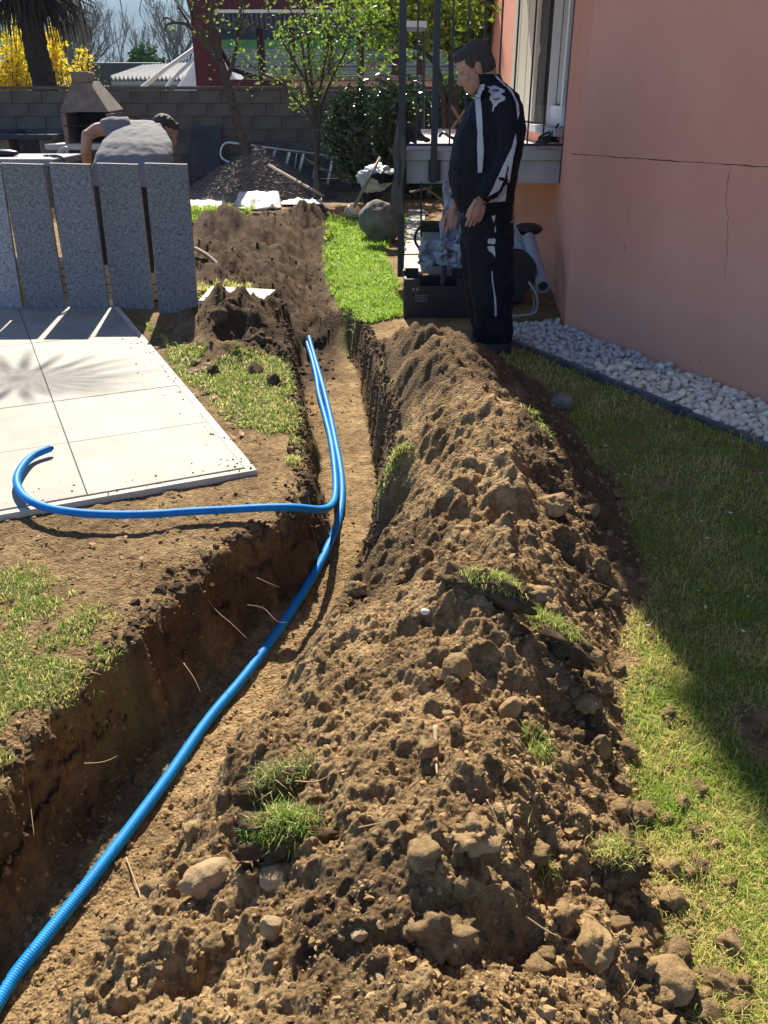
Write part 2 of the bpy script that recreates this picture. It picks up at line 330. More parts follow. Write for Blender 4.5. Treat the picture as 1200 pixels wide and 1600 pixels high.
M['petal'] = mat('white_petal', (.8, .78, .76), .7)

# ------------------------------------------------------------------ object helpers
def tag(o, label=None, cat=None, group=None, kind=None):
    if label: o['label'] = label
    if cat: o['category'] = cat
    if group: o['group'] = group
    if kind: o['kind'] = kind
    return o
def thing(name, loc, label, cat, group=None):
    o = bpy.data.objects.new(name, None); C.objects.link(o); o.location = loc; o.empty_display_size = .05
    return tag(o, label, cat, group)
def worg(p):
    v = Vector((0, 0, 0))
    while p is not None: v += p.location; p = p.parent
    return v
class MB:
    def __init__(s): s.v = []; s.f = []; s.mi = []
    def add(s, vs, fs, mi=0):
        o = len(s.v); s.v += [tuple(v) for v in vs]; s.f += [tuple(i+o for i in f) for f in fs]; s.mi += [mi]*len(fs); return s
    def box(s, c, size, rot=None, mi=0, bev=0):
        x, y, z = [q/2 for q in size]; m = rot if rot is not None else Matrix.Identity(3); c = Vector(c)
        vs = [c+m@Vector((a*x, b*y, d*z)) for d in (-1, 1) for a, b in ((-1, -1), (1, -1), (1, 1), (-1, 1))]
        return s.add(vs, [(3, 2, 1, 0), (4, 5, 6, 7), (0, 1, 5, 4), (1, 2, 6, 5), (2, 3, 7, 6), (3, 0, 4, 7)], mi)
    def prism(s, poly, z0, z1, mi=0):
        n = len(poly); vs = [(p[0], p[1], z0) for p in poly]+[(p[0], p[1], z1) for p in poly]
        return s.add(vs, [tuple(range(n-1, -1, -1)), tuple(range(n, 2*n))]+[(i, (i+1) % n, n+(i+1) % n, n+i) for i in range(n)], mi)
    def ext(s, poly, vec, mi=0):                       # any planar polygon pushed along vec
        n = len(poly); vec = Vector(vec); vs = [Vector(p) for p in poly]+[Vector(p)+vec for p in poly]
        return s.add(vs, [tuple(range(n-1, -1, -1)), tuple(range(n, 2*n))]+[(i, (i+1) % n, n+(i+1) % n, n+i) for i in range(n)], mi)
    def tube(s, pts, rad, seg=8, cap=True, mi=0, flat=1.0):
        pts = [Vector(p) for p in pts]; n = len(pts)
        rad = rad if hasattr(rad, '__len__') else [rad]*n
        vs = []; up = None
        for i, p in enumerate(pts):
            t = (pts[min(i+1, n-1)]-pts[max(i-1, 0)]).normalized()
            if up is None: up = Vector((0, 0, 1)) if abs(t.z) < .9 else Vector((0, 1, 0))
            a = t.cross(up)
            if a.length < 1e-4: a = t.orthogonal()
            a.normalize(); b = a.cross(t).normalized(); up = b
            for k in range(seg):
                q = 2*math.pi*k/seg; vs.append(p+(a*math.cos(q)+b*math.sin(q)*flat)*rad[i])
        fs = [(i*seg+k, i*seg+(k+1) % seg, (i+1)*seg+(k+1) % seg, (i+1)*seg+k) for i in range(n-1) for k in range(seg)]
        if cap: fs += [tuple(range(seg-1, -1, -1)), tuple((n-1)*seg+k for k in range(seg))]
        return s.add(vs, fs, mi)
    def rings(s, rs, seg=24, mi=0, p=2.0):             # (centre, rx, ry) horizontal superellipses or (centre, rx, ry, matrix)
        vs = []
        for r in rs:
            c, rx, ry = Vector(r[0]), r[1], r[2]; m = r[3] if len(r) > 3 else None
            for k in range(seg):
                q = 2*math.pi*k/seg; cx, sy = math.cos(q), math.sin(q)
                v = Vector((rx*math.copysign(abs(cx)**(2/p), cx), ry*math.copysign(abs(sy)**(2/p), sy), 0))
                vs.append(c+(m@v if m else v))
        n = len(rs)
        fs = [(i*seg+k, i*seg+(k+1) % seg, (i+1)*seg+(k+1) % seg, (i+1)*seg+k) for i in range(n-1) for k in range(seg)]
        fs += [tuple(range(seg-1, -1, -1)), tuple((n-1)*seg+k for k in range(seg))]
        return s.add(vs, fs, mi)
    def ball(s, c, r, rot=None, seg=12, mi=0):
        r = r if hasattr(r, '__len__') else (r, r, r); c = Vector(c); vs = [c+(rot@Vector((0, 0, -r[2])) if rot else Vector((0, 0, -r[2])))]; h = seg//2
        for i in range(1, h):
            a = -math.pi/2+math.pi*i/h
            for k in range(seg):
                q = 2*math.pi*k/seg; v = Vector((r[0]*math.cos(a)*math.cos(q), r[1]*math.cos(a)*math.sin(q), r[2]*math.sin(a)))
                vs.append(c+(rot@v if rot else v))
        vs.append(c+(rot@Vector((0, 0, r[2])) if rot else Vector((0, 0, r[2]))))
        fs = [(0, 1+(k+1) % seg, 1+k) for k in range(seg)]
        for i in range(h-2):
            fs += [(1+i*seg+k, 1+i*seg+(k+1) % seg, 1+(i+1)*seg+(k+1) % seg, 1+(i+1)*seg+k) for k in range(seg)]
        e = len(vs)-1; o = 1+(h-2)*seg
        fs += [(e, o+k, o+(k+1) % seg) for k in range(seg)]
        return s.add(vs, fs, mi)
    def build(s, name, m, parent=None, smooth=False, loc=None, local=False, bevel=0):
        me = bpy.data.meshes.new(name); org = Vector((0, 0, 0))
        if parent is not None: org = worg(parent)
        if loc is not None: org = Vector(loc) if parent is None else org+Vector(loc)
        elif parent is None and not local:
            a = np.array(s.v); org = Vector(((a[:, 0].min()+a[:, 0].max())/2, (a[:, 1].min()+a[:, 1].max())/2, a[:, 2].min()))
        if local: org = Vector((0, 0, 0))
        me.from_pydata([(v[0]-org.x, v[1]-org.y, v[2]-org.z) for v in s.v], [], s.f)
        o = bpy.data.objects.new(name, me); C.objects.link(o)
        for q in (m if isinstance(m, (list, tuple)) else [m]): me.materials.append(q)
        if isinstance(m, (list, tuple)): me.polygons.foreach_set('material_index', s.mi)
        if smooth: me.polygons.foreach_set('use_smooth', [True]*len(me.polygons))
        if parent is not None:
            o.parent = parent
            if loc is not None: o.location = loc
        elif not local: o.location = org
        if bevel:
            bm = o.modifiers.new('bevel', 'BEVEL'); bm.width = bevel; bm.segments = 2; bm.limit_method = 'ANGLE'
        me.update(); return o
def crom(pts, n=8):
    pts = [Vector(p) for p in pts]; out = []
    for i in range(len(pts)-1):
        p0, p1, p2, p3 = pts[max(i-1, 0)], pts[i], pts[i+1], pts[min(i+2, len(pts)-1)]
        for k in range(n):
            t = k/n; out.append(.5*((2*p1)+(p2-p0)*t+(2*p0-5*p1+4*p2-p3)*t*t+(3*p1-p0-3*p2+p3)*t**3))
    out.append(pts[-1]); return out
def copy_obj(o, parent=None):
    c = o.copy(); C.objects.link(c); c.parent = parent; return c
def np_mesh(name, V, F, m, smooth=True, colors=None, cname='tint', domain='POINT', nv=4):
    me = bpy.data.meshes.new(name); me.vertices.add(len(V)); me.vertices.foreach_set('co', np.ascontiguousarray(V, np.float32).ravel())
    if isinstance(F, list):                            # list of (array, nverts)
        idx = np.concatenate([f.ravel() for f in F]); tot = np.concatenate([np.full(len(f), f.shape[1]) for f in F])
    else: idx = F.ravel(); tot = np.full(len(F), F.shape[1])
    me.loops.add(len(idx)); me.loops.foreach_set('vertex_index', idx.astype(np.int32))
    st_ = np.concatenate([[0], np.cumsum(tot)[:-1]]).astype(np.int32)
    me.polygons.add(len(tot)); me.polygons.foreach_set('loop_start', st_); me.polygons.foreach_set('loop_total', tot.astype(np.int32))
    me.polygons.foreach_set('use_smooth', np.full(len(tot), smooth))
    me.update(calc_edges=True); me.materials.append(m)
    if colors is not None:
        ca = me.color_attributes.new(cname, 'FLOAT_COLOR', 'POINT'); c4 = np.ones((len(V), 4), np.float32); c4[:, :3] = colors
        ca.data.foreach_set('color', c4.ravel())
    o = bpy.data.objects.new(name, me); C.objects.link(o); return o

# ------------------------------------------------------------------ GROUND
rows = [-200, -60, -20, -8, -3, -1.2, -.5, 0, .25]
y = .45
while y < 17:
    rows.append(y); y += 1.15*(y*y+2.25)/1267
rows += [17.5, 19, 22, 28, 40, 80, 200, 600]
cols = [-400, -60, -12, -5, -2.6, -1.7, -1.2, -.95, -.8, -.7, -.62, -.56]+list(np.linspace(-.52, .52, 640))+[.56, .62, .7, .8, .95, 1.2, 1.7, 2.6, 5, 12, 60, 400]
Yr = np.array(rows)[:, None]*np.ones((1, len(cols))); dd = .897*np.maximum(Yr, 0)+.66
Xg = np.array(cols)[None, :]*np.minimum(dd, 20)
Zg = hgt(Xg, Yr)
far = (np.abs(Xg) > 12) | (Yr > 17.4) | (Yr < -1.5)
Zg = np.where(far, 0.0, Zg)
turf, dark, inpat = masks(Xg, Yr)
turf = np.where(far, 1.0, turf)
nr, nc = Xg.shape; idx = np.arange(nr*nc).reshape(nr, nc)
Fq = np.stack([idx[:-1, :-1], idx[:-1, 1:], idx[1:, 1:], idx[1:, :-1]], -1).reshape(-1, 4)
Xc = (Xg[:-1, :-1]+Xg[1:, 1:]).ravel()/2; Yc = (Yr[:-1, :-1]+Yr[1:, 1:]).ravel()/2
Vall = np.stack([Xg.ravel(), Yr.ravel(), Zg.ravel()], 1)
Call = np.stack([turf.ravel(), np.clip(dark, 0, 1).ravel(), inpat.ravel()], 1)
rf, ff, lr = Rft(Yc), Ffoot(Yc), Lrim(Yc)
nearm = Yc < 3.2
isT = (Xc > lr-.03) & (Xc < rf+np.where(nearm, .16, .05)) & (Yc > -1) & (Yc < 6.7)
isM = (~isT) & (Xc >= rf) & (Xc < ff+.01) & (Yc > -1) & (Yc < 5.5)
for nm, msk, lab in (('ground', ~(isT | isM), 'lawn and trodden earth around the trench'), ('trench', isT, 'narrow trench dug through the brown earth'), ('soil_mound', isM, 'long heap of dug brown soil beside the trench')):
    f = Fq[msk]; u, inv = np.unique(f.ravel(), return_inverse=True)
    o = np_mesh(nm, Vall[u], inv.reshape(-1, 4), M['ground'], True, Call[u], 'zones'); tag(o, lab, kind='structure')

# ------------------------------------------------------------------ PATIO
pat = thing('patio', (A0.x, A0.y, 0), 'sunlit patio of large pale square tiles', None); pat['kind'] = 'structure'
ws = [.045, .715]+[.715+.66*i for i in range(1, 9)]; us = [.035]+[.66*i+.02 for i in range(1, 7)]+[4.2]
for i in range(len(ws)-1):
    for j in range(len(us)-1):
        g = .0028; a, b, c, d = ws[i]+g, ws[i+1]-g, us[j]+g, us[j+1]-g
        q = [A0+WW*a+UU*c, A0+WW*b+UU*c, A0+WW*b+UU*d, A0+WW*a+UU*d]
        dz = random.uniform(-.0012, .0012)
        MB().prism(q, -.01, .03+dz).build('tile', M['tile'], pat, bevel=.0015)
MB().prism([A0+WW*.05+UU*.04, A0+WW*5.9+UU*.04, A0+WW*5.9+UU*4.15, A0+WW*.05+UU*4.15], -.06, .024).build('mortar_bed', M['kerb'], pat)
segs = [0, 1.34, 1.9, 3.0, 4.2]
for k in range(4):
    q = [A0+UU*(segs[k]+.003), A0+UU*(segs[k+1]-.003), A0+UU*(segs[k+1]-.003)+WW*.042, A0+UU*(segs[k]+.003)+WW*.042]
    MB().prism(q, -.05, .022).build('edge_strip', M['kerb_tile'], pat, bevel=.003)
q = [A0+WW*.002-UU*.004, A0+WW*6-UU*.004, A0+WW*6+UU*.031, A0+WW*.002+UU*.031]
MB().prism(q, -.05, .0255).build('edge_strip', M['kerb_tile'], pat, bevel=.003)

# ------------------------------------------------------------------ HOUSE
house = thing('house', (1.3, 6.06, 0), 'pink rendered house with a raised balcony on the right', 'house')
zt = 3.0
nearp = W0+WD*9
# main wall (angled wing)
MB().prism([(W0.x, W0.y), (nearp.x, nearp.y), (nearp.x+1.5, nearp.y+.7), (W0.x+1.8, W0.y+.6)], -.3, zt).build('wall', M['pink'], house)
XD = 1.46
MB().prism([(W0.x+.003, W0.y+.003), (W0.x+1.8, W0.y+.62), (XD+1.8, 7.55), (XD, 7.55)], -.3, zt).build('wall', M['pink'], house)
# wall with the balcony door: sill part, lintel, piers
DY0, DY1, ZB = 7.55, 10.55, 1.10
MB().prism([(XD, 7.551), (XD+.3, 7.551), (XD+.3, 13), (XD, 13)], -.3, ZB+.10).build('wall', M['pink'], house)
MB().prism([(XD, DY1), (XD+.3, DY1), (XD+.3, 13), (XD, 13)], ZB+.101, zt).build('wall', M['pink'], house)
MB().prism([(XD, 7.551), (XD+.3, 7.551), (XD+.3, DY1-.001), (XD, DY1-.001)], 2.6, zt).build('wall', M['pink'], house)
# upper storey over the balcony (above the frame, casts the house's shade)
UP = [(.12, 6.95), (-.385, 10.4), (4.6, 10.4), (nearp.x+1.4, nearp.y+.6), (nearp.x-.02, nearp.y), (W0.x-.02, W0.y)]
MB().prism(UP, 3.001, 8.4).build('upper_storey', M['pink'], house)
MB().prism([(x*1.0+(-.12 if x < 1 else .15), yy+(0 if yy < 9 else .15)) for x, yy in UP], 8.401, 8.6).build('roof', M['darkmetal'], house)
# groove and crack across the render
NW = Vector((-WD.y*-1, WD.x*-1, 0)); NW = Vector((-.909, -.417, 0)).normalized()
def on_wall(px, py):
    a, v = (px-600)/F_PX, (800-py)/F_PX; d = Vector((a, ct+v*st, v*ct-st)); o = Vector((0, 0, CAMH))
    t = (W0-o).dot(NW)/d.dot(NW); return o+d*t
def crack(pts, wd, jit, n=12):
    mb = MB(); base = [on_wall(*p) for p in pts]; pp = []
    for i in range(len(base)-1):
        for k in range(n): pp.append(base[i].lerp(base[i+1], k/n))
    pp.append(base[-1]); vs = []
    d0 = (pp[-1]-pp[0]).normalized(); side = d0.cross(NW).normalized()
    for i, p in enumerate(pp):
        p = p+side*random.uniform(-jit, jit)+NW*.0015; ww_ = wd*random.uniform(.4, 1.2)
        vs += [p-side*ww_, p+side*ww_]
    mb.add(vs, [(2*i, 2*i+1, 2*i+3, 2*i+2) for i in range(len(pp)-1)]); return mb
crack([(893, 240), (960, 245), (1060, 252), (1200, 261), (1290, 268)], .0028, .0022, 14).build('crack', M['crack'], house)
crack([(1141, 259), (1134, 310), (1138, 340), (1136, 400), (1131, 440)], .0012, .004, 10).build('crack', M['crack'], house)
for a, b in (((981, 333), (980, 345)), ((977, 380), (976, 392)), ((1095, 562), (1094, 567))):
    crack([a, b], .0015, .001, 3).build('crack', M['crack'], house)
# balcony door
dr = MB(); X0 = XD-.005
def dbox(y0, y1, z0, z1, x0, x1, nm, m, par): return MB().box(((x0+x1)/2, (y0+y1)/2, (z0+z1)/2), (abs(x1-x0), y1-y0, z1-z0)).build(nm, m, par)
ZS = ZB+.16
sill = dbox(DY0+.02, DY1+.05, ZB+.10, ZS, XD-.06, XD+.25, 'sill', M['conc'], house)
door = MB().box((XD+.2, 9.05, 1.9), (.02, 2.98, 1.36)).build('balcony_door', M['glass'], house)
for yy in (7.62, 8.25, 8.95, 9.65, 10.45): dbox(yy-.04, yy+.04, ZS, 2.6, XD+.10, XD+.17, 'door_frame', M['white'], door)
dbox(7.6, 10.5, ZS, ZS+.16, XD+.12, XD+.16, 'door_frame', M['white'], door)
dbox(8.3, 8.9, ZS+.17, 2.59, XD+.175, XD+.185, 'curtain', M['curtain'], door)
for k, yy in enumerate((8.95, 9.5, 10.05)):
    MB().box((XD-.03, yy+.27, 1.95), (.035, .5, 1.34)).build('shutter', M['cream'], house, bevel=.004)
# balcony
bal = thing('balcony', (.8, 7.5, 0), 'grey concrete balcony slab with dark steel railing against the pink house', 'balcony')
MB().prism([(.155, 7.50), (XD-.002, 7.50), (XD-.002, 12.5), (.50, 12.5)], 1.025, ZB).build('floor_slab', M['conc'], bal, bevel=.006)
MB().prism([(.185, 7.53), (XD-.002, 7.53), (XD-.002, 12.45), (.53, 12.45)], .845, 1.024).build('edge_beam', M['conc'], bal, bevel=.006)
rail = MB()
for x in (.18, .52, 1.43):
    pass
pY = 7.455
def post(px, w_, z0, z1):
    X = D(px, 200, pY).x; return MB().box((X, pY, (z0+z1)/2), (w_, w_, z1-z0)).build('post', M['steel'], bal)
post(628, .055, .1, 3.0); post(679, .052, .86, 3.0); post(886, .052, .86, 3.0)
for px in (679, 886):
    X = D(px, 265, pY+.02).x; MB().box((X, 7.5, .945), (.10, .03, .155)).build('bracket', M['steel'], bal)
rl = MB().box((D(757, 222, pY).x, pY, 1.145), (D(886, 222, pY).x-D(628, 222, pY).x, .02, .02)).build('bottom_rail', M['steel'], bal)
for px in (652, 706, 730, 755, 781, 806, 832, 857): # thin bars
    X = D(px, 100, pY).x; MB().box((X, pY, 2.08), (.013, .013, 1.86)).build('railing_bar', M['steel'], bal)
MB().box((.8, pY, 2.35+.66), (1.36, .04, .02)).build('top_rail', M['steel'], bal)
# dark downpipe at the end of the wall, small lamp by the post
p = D(757, 60, 13.0)
tag(MB().tube([(p.x+.03, 13.06, 0), (p.x+.03, 13.06, 3)], .085, 10).build('downpipe', M['steel'], smooth=True), 'dark downpipe at the far corner of the pink wall', 'downpipe')
t = thing('wall_lamp', D(650, 40, 9.2), 'small pale box lamp beyond the left balcony post', 'lamp')
MB().box(D(650, 38, 9.2), (.20, .10, .05)).build('lamp_cover', M['white'], t); MB().box(D(650, 46, 9.2)-Vector((0, 0, .0)), (.17, .08, .03)).build('lamp_base', M['greyplastic'], t)
MB().tube([D(662, 46, 9.2), D(662, 200, 9.2)], .012, 6).build('lamp_pole', M['steel'], t)

# kerb and strip of pebbles
kb = thing('kerb', (K0.x, K0.y, 0), 'dark grey concrete edging between grass and white pebbles', None); kb['kind'] = 'structure'
for k in range(7):
    a = K0-KD*.42+KD*(k*1.0+.003)+KN*.012; b = K0-KD*.42+KD*(k*1.0+.997)+KN*.012
    MB().prism([a-KN*.005, b-KN*.005, b+KN*.033, a+KN*.033], -.08, .030+.004*math.sin(k*2.1)).build('kerb_stone', M['kerb'], kb, bevel=.006)
gb = MB().prism([K0-KD*.42+KN*.045, KNEAR+KN*.045, KNEAR+KN*.9, W0-WD*.3+NW*-.3], -.055, -.02).build('pebble_bed', M['conc'], loc=(K0.x, K0.y, -.055)); tag(gb, 'strip of loose white pebbles along the foot of the pink wall', kind='structure')
def ico(sub):
    bm = bmesh.new(); bmesh.ops.create_icosphere(bm, subdivisions=sub, radius=1); v = np.array([x.co for x in bm.verts]); bm.faces.ensure_lookup_table()
    f = np.array([[q.index for q in x.verts] for x in bm.faces]); bm.free(); return v, f
ICO1, ICO2, ICO3, ICO4 = ico(1), ico(2), ico(3), ico(4)
def rockv(base, seed, amp=.25, freq=1.2, sc=(1, 1, 1), cuts=0):
    v = base[0].copy(); o = Vector((seed*3.7, seed*1.3, seed*7.1)); out = []
    r_ = random.Random(seed); pl = [(Vector((r_.gauss(0, 1), r_.gauss(0, 1), r_.gauss(0, 1))).normalized(), r_.uniform(.62, .9)) for _ in range(cuts)]
    for p in v:
        q = Vector(p); d = 1+amp*mnoise.fractal(q*freq+o, .6, 2, 4)+(amp*.28*mnoise.fractal(q*freq*4+o, .8, 2, 2) if amp >= .3 else 0); q = q*d
        for n_, h_ in pl:
            e = q.dot(n_)-h_
            if e > 0: q -= n_*e*.85
        out.append((q.x*sc[0], q.y*sc[1], q.z*sc[2]))
    return np.array(out)
def rmats(n, r, tilt=1.0):
    a = r.uniform(0, 2*np.pi, n); b = r.normal(0, .5*tilt, n); c = r.normal(0, .5*tilt, n)
    ca, sa, cb, sb, cc, sc = np.cos(a), np.sin(a), np.cos(b), np.sin(b), np.cos(c), np.sin(c)
    Rz = np.zeros((n, 3, 3)); Rz[:, 0, 0] = ca; Rz[:, 0, 1] = -sa; Rz[:, 1, 0] = sa; Rz[:, 1, 1] = ca; Rz[:, 2, 2] = 1
    Rx = np.zeros((n, 3, 3)); Rx[:, 0, 0] = 1; Rx[:, 1, 1] = cb; Rx[:, 1, 2] = -sb; Rx[:, 2, 1] = sb; Rx[:, 2, 2] = cb
    Ry = np.zeros((n, 3, 3)); Ry[:, 1, 1] = 1; Ry[:, 0, 0] = cc; Ry[:, 0, 2] = sc; Ry[:, 2, 0] = -sc; Ry[:, 2, 2] = cc
    return Rz@Rx@Ry
def scatter(name, protos, faces, pos, size, m, smooth=True, cols=None, tilt=1.0):
    n = len(pos); Rm = rmats(n, rng, tilt); which = rng.integers(0, len(protos), n); nv = len(protos[0])
    pv = np.stack(protos)[which]*size[:, None, None] if np.ndim(size) == 1 else np.stack(protos)[which]*size[:, None, :]
    V = np.einsum('nij,nvj->nvi', Rm, pv)+pos[:, None, :]
    Fx = (faces[None]+(np.arange(n)*nv)[:, None, None]).reshape(-1, faces.shape[1])
    return np_mesh(name, V.reshape(-1, 3), Fx, m, smooth, None if cols is None else np.repeat(cols, nv, 0))
# pebbles: dart throwing in the strip
pebs = []
cell = {}
tries = 0
while len(pebs) < 1500 and tries < 60000:
    tries += 1
    t = random.uniform(-.42, 4.6); s = random.uniform(.07, .62)
    q = K0+KD*t+KN*s
    if (q-W0).dot(NW) < .03 and q.y < 6.1: continue
    if q.y > 6.05: 
        if q.x > 1.32: continue
    r = random.choice((.018, .021, .025, .030))*random.uniform(.85, 1.15)
    k = (int(q.x/.05), int(q.y/.05)); ok = True
    for a in (-1, 0, 1):
        for b in (-1, 0, 1):
            for (x2, y2, r2) in cell.get((k[0]+a, k[1]+b), ()):
                if (x2-q.x)**2+(y2-q.y)**2 < ((r+r2)*.74)**2: ok = False; break
            if not ok: break
        if not ok: break
    if ok: cell.setdefault(k, []).append((q.x, q.y, r)); pebs.append((q.x, q.y, r, t))
pebs.sort(key=lambda p: p[1]-p[2]*12)
vis = [p for p in pebs if 600+F_PX*p[0]/(ct*p[1]+1.5*st) < 1215]; hid = [p for p in pebs if p not in vis]
pm = []
for k in range(7):
    v = rockv(ICO2, k+3, .16, 1.1, (1.15, .9, .72), 2); me = bpy.data.meshes.new('pebble'); me.from_pydata([tuple(x) for x in v], [], [tuple(int(i) for i in f) for f in ICO2[1]])
    me.polygons.foreach_set('use_smooth', [True]*len(me.polygons)); me.materials.append(M['pebble_unit']); pm.append(me)
gbo = worg(gb)
for (x, yy, r, t) in vis[:300]:
    o = bpy.data.objects.new('pebble', pm[random.randrange(7)]); C.objects.link(o); o.parent = gb
    o.location = Vector((x, yy, -.012+r*.6+random.uniform(0, .028)))-gbo; o.scale = (r, r, r); o.rotation_euler = (random.gauss(0, .5), random.gauss(0, .5), random.uniform(0, 6.3))
rest = vis[300:]+hid
pos = np.array([(x, yy, -.012+r*.6+random.uniform(0, .028)) for x, yy, r, t in rest])-np.array(gbo); size = np.array([p[2] for p in rest])
o = scatter('pebble', [rockv(ICO1, k+3, .16, 1.1, (1.15, .9, .72)) for k in range(6)], ICO1[1], pos, size, M['pebble']); o.parent = gb; o['kind'] = 'stuff'
tt = rng.uniform(-.42, 4.6, 2600); ss = rng.uniform(.06, .60, 2600); pos = np.stack([K0.x+KD.x*tt+KN.x*ss, K0.y+KD.y*tt+KN.y*ss, np.full(2600, -.008)], 1)
keep = ((pos[:, 0]-W0.x)*NW.x+(pos[:, 1]-W0.y)*NW.y) > .02; pos = pos[keep]-np.array(gbo)
o = scatter('pebble_underlayer', [rockv(ICO1, k+13, .16, 1.1, (1.15, .9, .72)) for k in range(4)], ICO1[1], pos, rng.uniform(.016, .026, len(pos)), M['pebble']); o.parent = gb; o['kind'] = 'stuff'

# ------------------------------------------------------------------ PIPES
def onfloor(x, y_, r_, z=-.28):
    for _ in range(5):
        p = P(x, y_, z); z = .5*z+.5*(float(hgt(np.array([p.x]), np.array([p.y]), False)[0])+r_)
    return P(x, y_, z)
def pipe(pts, r, label, name='blue_conduit', pitch=.0066, endcap=True):
    path = crom(pts, 14); seg = [0]
    for a, b in zip(path, path[1:]): seg.append(seg[-1]+(b-a).length)
    L_ = seg[-1]; n = int(L_/pitch)*3; s = np.linspace(0, L_, n)
    A = np.array(path); Q = np.stack([np.interp(s, seg, A[:, k]) for k in range(3)], 1)
    ker = np.hanning(31); ker /= ker.sum()
    for k in range(3): Q[:, k] = np.convolve(np.pad(Q[:, k], 15, 'edge'), ker, 'valid')
    rad = r*np.where(np.arange(n) % 3 == 0, .90, 1.0)
    rad[:3] = r; T = np.gradient(Q, axis=0); T /= np.linalg.norm(T, axis=1)[:, None]
    up = np.tile([0, 0, 1.], (n, 1)); a = np.cross(T, up); a /= np.linalg.norm(a, axis=1)[:, None]; b = np.cross(a, T)
    sg = 16; th = np.linspace(0, 2*np.pi, sg, endpoint=False)
    V = Q[:, None]+(a[:, None]*np.cos(th)[None, :, None]+b[:, None]*np.sin(th)[None, :, None])*rad[:, None, None]
    i = np.arange(n-1)[:, None]*sg; k = np.arange(sg)[None]; k2 = (k+1) % sg
    F = np.stack([i+k, i+k2, i+sg+k2, i+sg+k], -1).reshape(-1, 4)
    o = np_mesh(name, V.reshape(-1, 3), F, M['blue'], True); tag(o, label, 'conduit', 'blue corrugated conduits laid in the trench')
    return o
PR = .0178
zf = -.29
ptsA = [(-1.05, .55, -.30), (-.93, .85, -.33)]
for x, y_, z in ((0, 1560, -.24), (60, 1478, -.255), (130, 1390, -.27), (195, 1305, -.28), (262, 1215, -.285), (325, 1125, -.28), (385, 1053, -.25), (440, 978, -.25), (482, 912, -.255), (510, 860, -.28), (530, 806, zf), (534, 750, zf), (522, 680, zf), (506, 610, zf), (492, 560, zf), (483, 528, -.262)):
    ptsA.append(onfloor(x, y_, .020) if y_ > 900 else P(x, y_, z))
ptsA += [P(481, 515, -.3), P(480, 505, -.36)]
pipe(ptsA, PR, 'long blue corrugated conduit running from the bottom left corner up the trench')
ptsB = [(75, 702, .05), (52, 712, .06), (34, 730, .066), (26, 752, .064), (38, 776, .062), (70, 792, .064), (120, 801, .066), (180, 804, .06), (240, 803, .055), (300, 799, .045), (360, 796, .04), (420, 793, .04), (460, 793, .02), (500, 796, -.07), (518, 789, -.16), (524, 770, -.24), (523, 735, -.262), (517, 690, zf), (508, 652, zf), (498, 615, zf), (494, 590, zf), (487, 560, zf), (480, 536, zf)]
B = [P(*q) for q in ptsB]; B[0] = P(80, 700, .065)
B += [P(478, 520, -.3), P(477, 508, -.36)]
ob = pipe(B, PR*.93, 'blue corrugated conduit that leaves the trench and curls up onto the patio')
c0 = B[0]; t0 = (B[0]-B[1]).normalized()
e = MB().tube([c0-t0*.001, c0+t0*.006], PR*.62, 16); o = e.build('open_end', M['blackplastic'], ob); 

# ------------------------------------------------------------------ LOOSE SOIL
def loose_pts(n, boxes, test, ymax=6.0):
    out = []
    while sum(len(a) for a in out) < n:
        X = rng.uniform(boxes[0], boxes[1], 20000); Y = rng.uniform(boxes[2], boxes[3], 20000)
        k = test(X, Y); out.append(np.stack([X[k], Y[k]], 1))
    return np.concatenate(out)[:n]
def screen_pts(n, x0, x1, y0, y1, test, z=0.0):
    out = []; tot = 0
    while tot < n:
        px = rng.uniform(x0, x1, 30000); py = rng.uniform(y0, y1, 30000)
        a, v = (px-600)/F_PX, (800-py)/F_PX; f, u = ct+v*st, v*ct-st; d = (z-CAMH)/u
        X, Y = a*d, f*d; k = rng.uniform(0, 1, len(X)) < test(X, Y); q = np.stack([X[k], Y[k]], 1); out.append(q); tot += len(q)
    return np.concatenate(out)[:n]
cr1 = [rockv(ICO1, 40+k, .35, 1.4, (1, .9, .75)) for k in range(10)]
cr0 = [rockv(ico(1) if False else ICO1, 60+k, .4, 1.4, (1, .9, .75)) for k in range(4)]
def moundtest(X, Y):
    F = Ffoot(Y); Rf = Rft(Y)
    ins = (X > Rf+.1) & (X < F+.02) & (Y < 5.5)
    edge = np.exp(-np.maximum(0, X-F)/.09)*(X > F-.1)*(Y < 5.4)
    near = np.where(X > F-.4, 1, .55)
    return np.clip(ins*near+edge*.8, 0, 1)*(Y > .4)
q = screen_pts(12000, -40, 1240, 440, 1700, moundtest, .15)
sz = (.0020+.009*rng.power(.11, len(q)))*np.where(q[:, 0] > Ffoot(q[:, 1])-.35, 1.25, .85)
z = hgt(q[:, 0], q[:, 1])
O8 = ico(1); OCT = (np.array([(1, 0, 0), (-1, 0, 0), (0, 1, 0), (0, -1, 0), (0, 0, 1), (0, 0, -1)], float), np.array([(0, 2, 4), (2, 1, 4), (1, 3, 4), (3, 0, 4), (2, 0, 5), (1, 2, 5), (3, 1, 5), (0, 3, 5)]))
bm_ = bmesh.new(); bmesh.ops.create_icosphere(bm_, subdivisions=1, radius=1); bm_.free()
